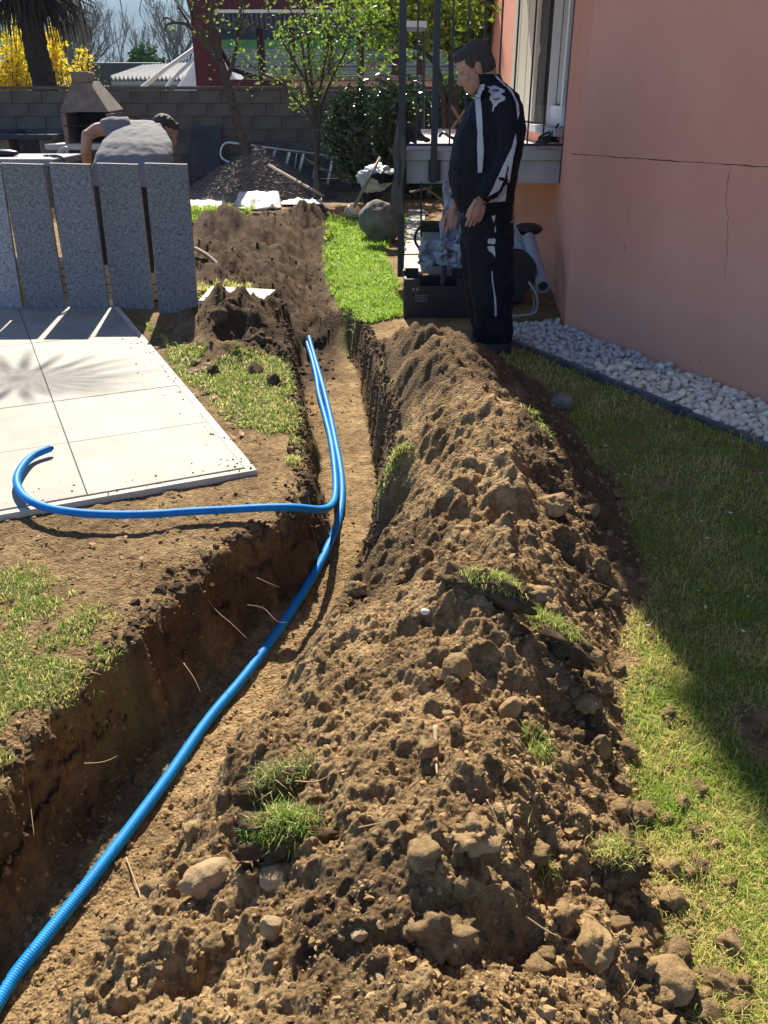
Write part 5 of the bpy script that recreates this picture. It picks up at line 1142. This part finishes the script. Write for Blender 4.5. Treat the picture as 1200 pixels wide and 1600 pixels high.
ts.tube([w2(200, 203, .40), w2(178, 199, .35), w2(160, 202, .31)], [.11, .088, .074], 16); ts.tube([w2(238, 205, .44), w2(256, 220, .48), w2(263, 240, .50)], [.10, .085, .07], 16)
remesh(ts.build('shirt', M['tee'], wk), .012, 4, .020, .11)
tr = MB(); tr.rings([rg(150, 258, 268, -.04, .15), rg(145, 256, 300, 0, .16), rg(142, 246, 322, 0, .14)], 24)
for dx, dy in ((-43, 0), (22, .06)): tr.tube([w2(203+dx*.7, 300, dy), w2(203+dx, 345, dy-.04), w2(205+dx, 400, dy), w2(207+dx, 428, dy)], [.125, .10, .085, .075], 16)
remesh(tr.build('trousers', M['trouser'], wk), .012, 2, .03, .09)
for dx, dy in ((-43, 0), (24, .06)):
    c_ = w2(208+dx, 432, dy+.06); MB().rings([(Vector((c_.x, c_.y, .0)), .05, .14), (Vector((c_.x, c_.y, .05)), .048, .13), (Vector((c_.x, c_.y-.04, .11)), .04, .07)], 16).build('shoe', M['shoe'], wk, smooth=True)

# ------------------------------------------------------------------ TREES AND SHRUBS
def branchy(mb, p, d, L_, r, depth, rr, tips, spread=.5, upb=.15, nseg=4, minr=.003, kids=(2, 3)):
    pts = [Vector(p)]; rad = [r]; d = Vector(d).normalized()
    for i in range(nseg):
        d = (d+Vector((rr.gauss(0, .12), rr.gauss(0, .12), rr.gauss(0, .10)+upb*.3))).normalized(); pts.append(pts[-1]+d*L_/nseg); rad.append(max(minr, r*(1-.45*(i+1)/nseg)))
    mb.tube(pts, rad, 5 if r < .03 else 7, cap=False)
    if depth <= 0: tips.append((pts[-1], d)); tips.append((pts[-2], d)); return
    if depth <= 2: tips.append((pts[-1], d)); tips.append((pts[2], d))
    for k in range(rr.randint(*kids)):
        j = rr.randint(1, nseg); e = (d+Vector((rr.gauss(0, spread), rr.gauss(0, spread), rr.gauss(0, spread*.7)+upb))).normalized()
        branchy(mb, pts[j] if k else pts[-1], e, L_*rr.uniform(.55, .85), max(minr, rad[j]*.7), depth-1, rr, tips, spread, upb, nseg, minr, kids)
def leafcloud(name, pts, n, sp, size, m_, parent, tcol, var=.3, label=None, aspect=.55):
    pts = np.array([tuple(p) for p in pts]); c = pts[rng.integers(0, len(pts), n)]+rng.normal(0, 1, (n, 3))*sp
    Rm_ = rmats(n, rng, 2.0); s = rng.uniform(.6, 1.3, n)*size
    q_ = np.array([(-1, 0, 0), (0, -aspect, .12), (1, 0, 0), (0, aspect, .12)])
    V = np.einsum('nij,vj->nvi', Rm_, q_)*s[:, None, None]+c[:, None]
    org = np.array(worg(parent)) if parent else 0
    F = (np.arange(n)*4)[:, None]+np.array([[0, 1, 2, 3]])
    t_ = np.array(tcol)*rng.uniform(1-var, 1+var, (n, 1))*rng.uniform(.9, 1.1, (n, 3))
    o = np_mesh(name, (V-org).reshape(-1, 3), F, m_, False, np.repeat(t_, 4, 0)); o.parent = parent; return o
# pruned tree in front of the wall
YT = 14.7
def T(x, y_, dy=0): return D(x, y_, YT+dy)
tr_ = thing('pruned_tree', (T(388, 258).x, YT, 0), 'gnarled bare pruned tree leaning left in front of the block wall', 'tree')
tb = MB(); base = T(390, 262); base.z = 0
tb.tube(crom([base, T(386, 240), T(374, 200), T(363, 160), T(352, 120), T(345, 95)], 5), [.105-.0022*i for i in range(26)], 10)
tb.tube(crom([T(345, 98), T(336, 60), T(330, 30), T(336, -20)], 5), [.05-.0015*i for i in range(16)], 8)
tb.build('trunk', M['bark'], tr_, smooth=True)
lb = MB(); rr = random.Random(5); tips = []
lb.tube(crom([T(347, 105), T(325, 75), T(300, 45), T(285, 36), T(262, 38), T(258, 50)], 5), [.045-.0014*i for i in range(26)], 7)
lb.tube(crom([T(336, 85), T(318, 55), T(300, 20), T(290, -10)], 5), [.038-.0014*i for i in range(16)], 7)
lb.tube(crom([T(300, 45), T(290, 28), T(278, 10)], 4), [.018]*9, 6); lb.tube(crom([T(275, 36), T(262, 28), T(255, 30)], 4), [.014]*9, 6)
lb.tube(crom([T(354, 125), T(366, 90), T(372, 40), T(380, -10)], 5), [.040-.0014*i for i in range(16)], 7)
lb.tube(crom([T(372, 60), T(390, 40), T(398, 36)], 4), [.012]*9, 5); lb.tube(crom([T(360, 150), T(385, 120), T(410, 118)], 4), [.014]*9, 5)
for k in range(14):
    a = rr.choice((T(345, 100), T(336, 60), T(372, 60), T(300, 30), T(325, 70))); branchy(lb, a, (rr.gauss(0, 1), rr.gauss(0, .3), rr.uniform(.2, 1)), .35, .010, 1, rr, tips, .5, .2, 4, .003)
lb.tube(crom([T(292, -6), T(255, -30), T(222, -13)], 4), [.016]*9, 6); lb.tube(crom([T(255, -30), T(215, -34), T(185, -13)], 4), [.013]*9, 6)
branchy(lb, T(185, -12), (.15, 0, -1), .35, .009, 1, rr, [], .4, -.3, 4, .003); branchy(lb, T(222, -12), (-.3, 0, -.8), .25, .008, 1, rr, [], .4, -.3, 4, .003)
lb.build('limbs', M['bark'], tr_, smooth=True)
leafcloud('leaves', [t_[0] for t_ in tips]+[T(350, 130)]*4+[T(368, 120)]*3+[T(400, 130)]*8, 160, .10, .03, M['leaf'], tr_, (1, 1, 1))
# multi-stemmed shrub, leafing out
YS = 14.0
def U(x, y_, dy=0): return D(x, y_, YS+dy)
sh_ = thing('young_tree', (U(493, 235).x, YS, 0), 'slender many-stemmed tree with sparse fresh leaves before the block wall', 'tree')
sb = MB(); rr = random.Random(9); tips = []; b0 = U(493, 240); b0.z = 0
for l in (((493, 240), (490, 200), (470, 165), (440, 130), (415, 118)), ((493, 240), (492, 190), (478, 120), (470, 60), (452, 10)), ((493, 240), (494, 180), (484, 110), (480, 50), (472, -10)), ((494, 230), (498, 170), (505, 110), (512, 60), (520, 5)), ((494, 230), (500, 180), (520, 120), (540, 80), (556, 40)), ((492, 220), (488, 160), (462, 100), (440, 60), (432, 20))):
    p_ = [U(x, y_, rr.uniform(-.3, .3) if i > 1 else 0) for i, (x, y_) in enumerate(l)]; p_[0] = b0+Vector((rr.uniform(-.05, .05), rr.uniform(-.05, .05), 0)); p_ = [p_[0]]+[U(*l[0])]*0+p_[1:]
    c_ = crom(p_, 6); sb.tube(c_, [.032*(1-.75*i/len(c_)) for i in range(len(c_))], 7)
    for k in range(7):
        j = rr.randint(len(c_)//3, len(c_)-1); branchy(sb, c_[j], (rr.gauss(0, .8), rr.gauss(0, .6), rr.uniform(.3, 1)), .38, .010, 1, rr, tips, .5, .2, 3, .003)
    tips += [(c_[j], None) for j in range(len(c_)//2, len(c_), 2)]
sb.build('stems', M['twig'], sh_, smooth=True)
leafcloud('leaves', [t_[0] for t_ in tips], 1350, .07, .034, M['leaf'], sh_, (1.15, 1.1, .9), .3)
# light green tree behind the railing
YG = 13.4
gt = thing('leafy_tree', (D(690, 200, YG).x, YG, 0), 'tree with bright light green foliage seen through the balcony railing', 'tree')
gb_ = MB(); rr = random.Random(12); tips = []
for l in (((700, 230), (690, 130), (650, 70), (610, 20)), ((700, 230), (705, 130), (700, 60), (690, -20)), ((700, 230), (715, 140), (735, 70), (750, 0))):
    p_ = [D(x, y_, YG+(rr.uniform(-.4, .4) if i else 0)) for i, (x, y_) in enumerate(l)]; p_[0].z = 0; c_ = crom(p_, 6); gb_.tube(c_, [.05*(1-.7*i/len(c_)) for i in range(len(c_))], 7)
    for k in range(12):
        j = rr.randint(len(c_)//2, len(c_)-1); branchy(gb_, c_[j], (rr.gauss(0, .9), rr.gauss(0, .6), rr.uniform(-.1, .9)), .55, .014, 2, rr, tips, .6, .12, 3, .004)
gb_.build('trunk', M['bark'], gt, smooth=True)
tl = [t_[0] for t_ in tips]
leafcloud('crown', tl, 6000, .16, .050, M['leaf'], gt, (1.05, 1.0, .8), .4)
# dark evergreen shrubs
def evergreen(name, c, r, n, lab, m_='leaf_dark', lsize=.045, tcol=(1, 1, 1), seed=1, dense=1, cat='shrub'):
    t_ = thing(name, (c[0], c[1], 0), lab, cat); rr = random.Random(seed); mb = MB(); tp = []
    for k in range(9): branchy(mb, (c[0]+rr.uniform(-.1, .1), c[1], 0), (rr.gauss(0, .5), rr.gauss(0, .5), 1), c[2]*.8, .03, 2, rr, tp, .6, .1, 3, .005)
    mb.build('stems', M['twig'], t_, smooth=True)
    cl = []
    for k in range(int(110*dense)):
        v = Vector((rr.gauss(0, 1), rr.gauss(0, 1), rr.gauss(0, 1))).normalized()*rr.uniform(.45, 1.0)**.5*rr.uniform(.85, 1.1); cl.append(Vector((c[0]+v.x*r[0], c[1]+v.y*r[1], max(.05, c[2]+v.z*r[2]))))
    leafcloud('foliage', cl, n, min(r)*.16, lsize, M[m_], t_, tcol, .45); return t_
cE = D(566, 215, 13.9); evergreen('evergreen_shrub', (cE.x+.12, 13.9, 1.02), (.72, .5, .72), 6500, 'dark glossy evergreen shrub in front of the wall left of the balcony', seed=3)
cE = D(650, 160, 14.6); evergreen('evergreen_shrub', (cE.x+.2, 14.6, .9), (.9, .45, .85), 6500, 'dark evergreen shrub behind the balcony railing', seed=4)
cE = D(735, 120, 14.9); evergreen('evergreen_shrub', (cE.x+.25, 14.9, 1.0), (.7, .45, 1.0), 4500, 'evergreen shrub against the far end of the pink wall', seed=5, tcol=(1.6, 1.7, 1.2))
# ------------------------------------------------------------------ BEYOND THE WALL
# dark red barn with an open side
YR = 21.0
def Q(x, y_, dy=0): return D(x, y_, YR+dy)
barn = thing('barn', (Q(470, 100).x, YR, 0), 'dark red boarded barn with an open side and dark corrugated fringe behind the wall', 'barn')
def rect(x0, x1, y0, y1, dy, th, nm, mt, par=barn, bev=0):
    a, c_ = Q(x0, y1, dy), Q(x1, y0, dy); z0_, z1_ = D((x0+x1)/2, y1, YR+dy).z, D((x0+x1)/2, y0, YR+dy).z
    return MB().box(((a.x+c_.x)/2, YR+dy+th/2, (z0_+z1_)/2), (c_.x-a.x, th, z1_-z0_)).build(nm, M[mt], par, bevel=bev)
def Xq(x, dy=0): f_ = (ct*(YR+dy)-0.0); return (x-600)/F_PX*(ct*(YR+dy)-.25)
for k in range(2): MB().box((Xq(305+21*k)+.15, YR+.03+(k % 2)*.012, 2.0), (.325, .05, 4.2)).build('board', M['red'], barn, bevel=.006)
for k in range(19): MB().box((Xq(346)+.17+.335*k, YR+.03+(k % 2)*.012, Q(400, 20).z+1.2), (.325, .05, 2.4)).build('board', M['red'], barn, bevel=.006)
for k in range(5): MB().box((Xq(347)+.15+.335*k*.9, YR+.03+(k % 2)*.012, .75), (.30, .05, 2*Q(400, 124).z-1.5)).build('board', M['red'], barn, bevel=.006)
zt_ = Q(450, 18).z; MB().box(((Xq(340)+Xq(680))/2, YR-.05, zt_), (Xq(680)-Xq(338), .06, .06)).build('white_trim', M['white'], barn)
fr_b = MB(); x = Xq(342); kk = 0
while x < Xq(690):
    L_ = .20+.16*(kk/60)+random.uniform(0, .12); fr_b.tube([(x, YR-.02, zt_-.03), (x+.01, YR-.04, zt_-.03-L_)], .055, 6); x += .10; kk += 1
fr_b.build('corrugated_fringe', M['darkmetal'], barn)
for px, w_ in ((342, 10), (405, 11), (455, 8), (515, 10), (563, 10), (618, 12), (660, 12)):
    MB().box((Xq(px), YR+.5 if px > 350 else YR+.1, 1.6), (w_/72, .14, 3.2)).build('post', M['darkred'], barn)
MB().tube([Q(335, 60, .2), Q(362, 108, .2), Q(398, 120, .2)], .06, 6).build('brace', M['darkred'], barn)
MB().tube([Q(640, 60, .3), Q(600, 90, .3), Q(570, 112, .3)], .05, 6).build('brace', M['wood'], barn)
zl = Q(500, 122).z; MB().box(((Xq(410)+Xq(690))/2, YR+.1, zl), (Xq(690)-Xq(410), .25, .10)).build('sill_beam', M['wood'], barn, bevel=.01)
MB().box(((Xq(414)+Xq(690))/2, YR+.12, zl/2-.03), (Xq(690)-Xq(414), .2, zl-.06)).build('low_wall', M['salmon'], barn)
MB().prism([(Xq(305), YR+.06), (Xq(700), YR+.06), (Xq(700), YR+1.2), (Xq(305), YR+1.2)], 4.2, 4.35).build('roof', M['darkmetal'], barn)
# seen through the barn: ribbed roofs, fence and meadow
gh_ = thing('ribbed_roof', (Xq(520), YR+9, 0), 'pale ribbed roof of a low shed seen through the open barn', 'roof')
YF = YR+9
for k in range(7):
    z_ = D(500, 112-6*k, YF).z; MB().box((-1.2, YF+.12*k, z_-.02), (9.0, .13, .07)).build('roof_sheet', M['ribbed'], gh_)
for k in range(3): MB().box((-5+3.2*k, YF+.9, .6), (.2, .2, 1.2)).build('post', M['darkmetal'], gh_)
fe = thing('rail_fence', (-2, YF+2, 0), 'thin dark fence in front of the bright meadow seen through the barn', 'fence')
for k in range(48): MB().box((-5.9+k*.2, YF+2, 2.15), (.02, .02, .5)).build('picket', M['steel'], fe)
for z_ in (1.95, 2.38): MB().box((-1.2, YF+2, z_), (9.6, .03, .03)).build('rail', M['steel'], fe)
for k in range(5): MB().box((-5.9+k*2, YF+2, 1.0), (.05, .05, 2.0)).build('post', M['steel'], fe)
fl = MB(); fl.add([(-6.6, YF+4, .3), (6, YF+4, .3), (7, YF+10, D(500, 62, YF+10).z), (-7.6, YF+10, D(500, 62, YF+10).z)], [(0, 1, 2, 3)]); tag(fl.build('meadow', M['field']), 'bright green sloping meadow beyond the barn', kind='structure')
# a dim grey wall behind the roofs
gw = MB().box((-.2, YF+10.8, 3), (14.6, 1.4, 7.5)); tag(gw.build('grey_building', M['slate']), 'plain dark grey building at the back beyond the meadow', 'building')
# white tent
YE = 24.0
tn = thing('tent', (D(300, 130, YE).x, YE, 0), 'white pointed canvas tent beside the red barn', 'tent')
apex = D(318, 58, YE); zc = .9
bs = [Vector((D(228, 142, YE).x-.2, YE-1.2, zc)), Vector((apex.x+2.2, YE-1.2, zc)), Vector((apex.x+2.2, YE+3, zc)), Vector((D(228, 142, YE).x-.2, YE+3, zc))]
tm = MB(); ap = Vector((apex.x, YE+.6, apex.z)); NN = 10; vs = []; 
for j in range(4):
    a, b_ = bs[j], bs[(j+1) % 4]
    for i in range(NN+1):
        for h in range(NN+1):
            p = a.lerp(b_, i/NN).lerp(ap, h/NN); s_ = math.sin(math.pi*h/NN)*(.30+.18*math.sin(math.pi*i/NN)); p.z -= s_; p += Vector((0, .04*math.sin(i*2.2), .02*math.sin(i*3+h)))
            vs.append(p)
fs = [(j*121+i*11+h, j*121+(i+1)*11+h, j*121+(i+1)*11+h+1, j*121+i*11+h+1) for j in range(4) for i in range(NN) for h in range(NN)]
tm.add(vs, fs); tm.build('canvas', M['tent'], tn, smooth=True)
MB().tube([D(222, 140, YE-1.3), D(222, 137, YE-1.3), D(258, 108, YE-1.3), D(312, 70, YE-.8)], .05, 6).build('strap', M['white'], tn)
MB().tube([D(258, 140, YE-1.5), D(268, 125, YE-1.4), D(316, 80, YE-1)], .04, 6).build('strap', M['white'], tn)
MB().ball(ap+Vector((0, 0, .05)), .10).build('cap', M['tent'], tn, smooth=True)
for (x, yy) in ((bs[0].x, bs[0].y), (bs[1].x, bs[1].y)): MB().tube([(x, yy, 0), (x, yy, zc)], .04, 8).build('pole', M['alu'], tn)
# low shed with corrugated roof
YC = 26.0
sd = thing('shed', (D(220, 130, YC).x, YC, 0), 'low shed with pale corrugated roof between the forsythia and the tent', 'shed')
a0, a1 = D(172, 121, YC), D(330, 121, YC); b0_, b1_ = D(225, 103, YC+3), D(345, 94, YC+3)
cm_ = MB(); nC = 96; vs = []
for i in range(nC+1):
    t_ = i/nC; w_ = .05*math.sin(i*math.pi/2*1.0)
    vs += [a0.lerp(a1, t_)+Vector((0, 0, w_)), b0_.lerp(b1_, t_)+Vector((0, 0, w_))]
cm_.add(vs, [(2*i, 2*i+2, 2*i+3, 2*i+1) for i in range(nC)]); cm_.build('corrugated_roof', M['corr'], sd, smooth=False).modifiers.new('t', 'SOLIDIFY').thickness = .03
MB().box(((b0_.x+b1_.x)/2, YC+3.05, (b0_.z+b1_.z)/2), ((b1_-b0_).length, .25, .10), Matrix.Rotation(-math.atan2(b1_.z-b0_.z, b1_.x-b0_.x), 3, 'Y')).build('ridge', M['darkmetal'], sd)
MB().box(((a0.x+a1.x)/2, YC+.1, a0.z-.14), (a1.x-a0.x, .08, .10)).build('gutter', M['greyplastic'], sd)
for k in range(9): MB().box((a0.x+.35+k*.36, YC+.35, (a0.z-.2)/2), (.34, .05, a0.z-.2)).build('board', M['wood'], sd, bevel=.01)
fb = D(210, 100, YC+7); tag(MB().box((fb.x, YC+7, fb.z/2), (5.2, 3, fb.z)).build('flat_building', M['darkmetal'], bevel=.03), 'low flat roofed grey building behind the corrugated shed', 'building')
fc = D(112, 116, 24); t = thing('white_canopy', (fc.x, 24, 0), 'white canopy beyond the wall between the palm and the barbecue', 'canopy')
mb = MB(); mb.add([Vector((fc.x-.5, 23.5, fc.z-.35)), Vector((fc.x+.5, 23.5, fc.z-.35)), Vector((fc.x+.4, 25, fc.z-.25)), Vector((fc.x-.5, 25, fc.z-.25)), Vector((fc.x-.15, 24.2, fc.z-.02))], [(0, 1, 4), (1, 2, 4), (2, 3, 4), (3, 0, 4)]); mb.build('canvas', M['tent'], t)
for dx in (-.45, .45): MB().tube([(fc.x+dx, 23.6, 0), (fc.x+dx, 23.6, fc.z-.3)], .03, 6).build('pole', M['alu'], t)
# palm trunk with a skirt of dead fronds
YP = 17.2
pl_ = thing('palm_tree', (D(76, 140, YP).x, YP, 0), 'shaggy palm trunk with hanging dead fronds beyond the wall at upper left', 'palm tree')
px_ = D(76, 100, YP).x; tb = MB(); n_ = 44
tb.rings([((px_+.01*math.sin(i*.8)-.008*i, YP, .1*i), (.245-.002*i)*(1+.07*math.sin(i*2.4)), (.245-.002*i)*(1+.07*math.cos(i*2.1))) for i in range(n_)], 16); o = tb.build('trunk', M['palm'], pl_); remesh(o, .03, 0, .10, .05)
sk = MB(); rr = random.Random(3); zt2 = D(76, -10, YP).z
for k in range(320):
    a = rr.uniform(0, 6.28); r0 = rr.uniform(.1, .35); L_ = rr.uniform(.45, 1.0); z0_ = zt2+rr.uniform(.0, .55); x0_ = px_-.3+.02
    r1 = r0+rr.uniform(.05, .55); p0_ = Vector((px_-.15+r0*math.cos(a), YP+r0*math.sin(a), z0_)); p1_ = Vector((px_-.15+r1*math.cos(a)*1.25, YP+r1*math.sin(a), z0_-L_*.55)); p2_ = Vector((px_-.15+r1*math.cos(a)*1.3, YP+r1*math.sin(a)*1.05, z0_-L_))
    sk.tube([p0_, p1_, p2_], [.018, .014, .004], 3)
sk.build('dead_fronds', M['palm'], pl_)
def fan(name, hub, d, nrm, n, L_, m_, par, seed=0):
    rr = random.Random(seed); mb = MB(); d, nrm = Vector(d).normalized(), Vector(nrm).normalized(); s_ = nrm.cross(d)
    for k in range(n):
        a = (k/(n-1)-.5)*5.0; e = d*math.cos(a)+s_*math.sin(a); ll = L_*rr.uniform(.85, 1.05); sd_ = nrm.cross(e).normalized()*L_*.030
        p0_ = hub; p1_ = hub+e*ll*.5; p2_ = hub+e*ll+Vector((0, 0, -.10*L_))
        mb.add([p0_, p1_-sd_+nrm*.01, p1_+nrm*0, p1_+sd_+nrm*.01, p2_], [(0, 1, 2), (0, 2, 3), (1, 4, 2), (2, 4, 3)])
    return mb.build(name, m_, par)
crownc = Vector((px_-.3, YP, 4.6))
for k in range(14):
    a = k*2.4; e = Vector((math.cos(a), math.sin(a), rr.uniform(-.2, .7))).normalized(); hb_ = crownc+e*.9; f_ = fan('frond', hb_, e, Vector((-e.x*e.z, -e.y*e.z, 1-e.z*e.z))+Vector((0, 0, .2)), 22, .75, M['leaf_dark'], pl_, k); f_.data.materials[0] = M['conifer']
    MB().tube([crownc, crownc+e*.5+Vector((0, 0, .08)), hb_], .014, 5).build('stalk', M['twig'], f_)
# fan palm just outside the frame on the left: its frond shades the patio
fp = thing('fan_palm', (-4.95, 10.7, 0), 'fan palm just beyond the left edge whose frond shades the patio', 'palm tree')
MB().tube(crom([(-5.0, 10.7, 0), (-4.97, 10.7, 2.7), (-4.95, 10.7, 5.1)], 6), [.13]*13, 12).build('trunk', M['palm'], fp, smooth=True)
cc = Vector((-4.95, 10.7, 5.15)); sh0 = P(34, 592, .03)
hubs = []
tt_ = 5.9; hub = sh0+Vector((sdir.x, sdir.y, sdir.z))*tt_/math.cos(SUN_EL)
hubs.append((hub, Vector((1, -.15, .05)), Vector((-.1, -.35, 1)), .95))
for k, (e, ll) in enumerate(((Vector((-.6, .6, .6)), .6), (Vector((.1, 1, .5)), .55), (Vector((-1, -.1, .5)), .6), (Vector((-.3, -.8, .7)), .55))): hubs.append((cc+e.normalized()*.8, e.normalized(), Vector((0, 0, 1))-e.normalized()*e.normalized().z, ll))
for k, (h_, e, nn, ll) in enumerate(hubs):
    f_ = fan('frond', h_, e, nn, 19 if k == 0 else 24, ll, M['conifer'], fp, 40+k); MB().tube(crom([cc, (cc+h_)/2+Vector((0, 0, .12)), h_], 5), .012, 6).build('stalk', M['twig'], f_)
# forsythias
def forsythia(px, Y_, w_, htop, n, lab, seed):
    c = D(px, 142, Y_); t_ = thing('forsythia', (c.x, Y_, 0), lab, 'shrub'); rr = random.Random(seed); mb = MB(); pts = []
    for k in range(34):
        x = c.x+rr.uniform(-.3, .3)*w_; e = c.x+rr.uniform(-1, 1)*w_; top = htop*rr.uniform(.72, 1.0); pp = crom([(x, Y_+rr.uniform(-.3, .3), 0), ((x+e)/2, Y_+rr.uniform(-.4, .4), top*.5), (e, Y_+rr.uniform(-.6, .6), top)], 7)
        mb.tube(pp, .009, 4, cap=False); pts += pp[6:]
    mb.build('stems', M['twig'], t_); leafcloud('blossom', pts, n, .06, .040, M['flower'], t_, (1, 1, 1), .2)
    leafcloud('leaves', pts, n//4, .09, .03, M['leaf'], t_, (1, 1, .8), .3)
forsythia(18, 18.6, 1.15, 2.75, 9500, 'yellow flowering forsythia left of the palm trunk', 1)
forsythia(108, 18.4, .42, 2.3, 2600, 'yellow forsythia right of the palm trunk', 2)
forsythia(134, 19.6, .30, 1.95, 500, 'small forsythia behind the barbecue chimney', 3)
# bare trees in the distance
def baretree(px, ytop, Y_, lab, seed, r=.12, depth=4, spread=.42, n0=4, wd=1.0, lean=0):
    c = D(px, 142, Y_); top = D(px, ytop, Y_).z; t_ = thing('bare_tree', (c.x, Y_, 0), lab, 'tree'); rr = random.Random(seed)
    mb = MB(); mb.tube([(c.x, Y_, 0), (c.x, Y_, top*.35)], [r, r*.8], 8); mb.build('trunk', M['bark'], t_, smooth=True)
    cr_ = MB(); tp = []
    for k in range(n0): branchy(cr_, (c.x, Y_, top*.3+k*.12*top/n0), (rr.gauss(0, .35)*wd+lean, rr.gauss(0, .35), 1), top*.30, r*.6, depth, rr, tp, spread*wd, .22, 3, .0065*Y_/40, (2, 4))
    cr_.build('crown', M['far_twig'], t_); return tp, t_
baretree(124, 18, 34, 'rounded bare tree with fine twigs just right of the palm', 21, .16, 5, .45, 5, 1.0)
baretree(100, 30, 30, 'bare grey tree behind the palm trunk', 22, .12, 5, .45, 4, 1)
baretree(205, 48, 60, 'faint tall bare tree in the middle of the sky gap', 23, .15, 4, .30, 4, .8)
baretree(183, 92, 58, 'low faint bare tree left of the round evergreen', 26, .12, 4, .35, 3, .8)
baretree(282, 22, 36, 'bare spreading tree beside the red barn', 24, .14, 5, .45, 5, 1.0)
cR = D(228, 92, 40); evergreen('round_evergreen', (cR.x, 40, cR.z-.5), (.72, .7, .95), 3000, 'small round evergreen above the corrugated roof', 'conifer', .09, (1.6, 1.8, 1.0), 31, .8, 'tree')
cR = D(20, 60, 23); evergreen('evergreen_tree', (cR.x-.6, 23, 2.1), (1.5, .8, 1.9), 4500, 'pale green bushy tree behind the forsythia at the left edge', 'leaf', .05, (.9, .85, .7), 33, 1, 'tree')
# ------------------------------------------------------------------ MOUNTAIN AND AIR
N_ = 60; aa = np.linspace(-1.1, 1.1, N_); rr_ = np.linspace(1250, 2700, 26)
AA, RR_ = np.meshgrid(aa, rr_); tq = (RR_-1250)/1450
XX, YY = RR_*np.sin(AA), RR_*np.cos(AA); ZZ = tq**.8*(325+28*vn(AA*3, AA*0+2.0, 301)+18*fbm(AA*14, AA*0+1.0, 303, 3))+(24*fbm(XX/200, YY/200, 305, 4))*np.minimum(1, tq*6)-6
id_ = np.arange(ZZ.size).reshape(ZZ.shape); Fp = np.stack([id_[:-1, :-1], id_[:-1, 1:], id_[1:, 1:], id_[1:, :-1]], -1).reshape(-1, 4)
M['forest'] = mat('forested_slope', (.025, .04, .02), .95, (.07, .085, .04), .004, 8)
tag(np_mesh('mountain', np.stack([XX.ravel(), YY.ravel(), ZZ.ravel()], 1), Fp, M['forest'], True), 'hazy blue mountain slope beyond the gardens', kind='structure')
hm = bpy.data.materials.new('thin_haze'); hm.use_nodes = True; hn = hm.node_tree; hn.nodes.remove(hn.nodes['Principled BSDF'])
pv_ = hn.nodes.new('ShaderNodeVolumePrincipled'); pv_.inputs['Color'].default_value = (.36, .63, 1, 1); pv_.inputs['Density'].default_value = HAZE; pv_.inputs['Anisotropy'].default_value = 0
hn.links.new(pv_.outputs[0], hn.nodes['Material Output'].inputs['Volume'])
hzb = MB().box((0, 1350, 197.5), (6400, 2900, 401)).build('haze', hm, local=True); hzb['kind'] = 'stuff'; hzb['label'] = 'thin air haze over the valley'
#@@MORE
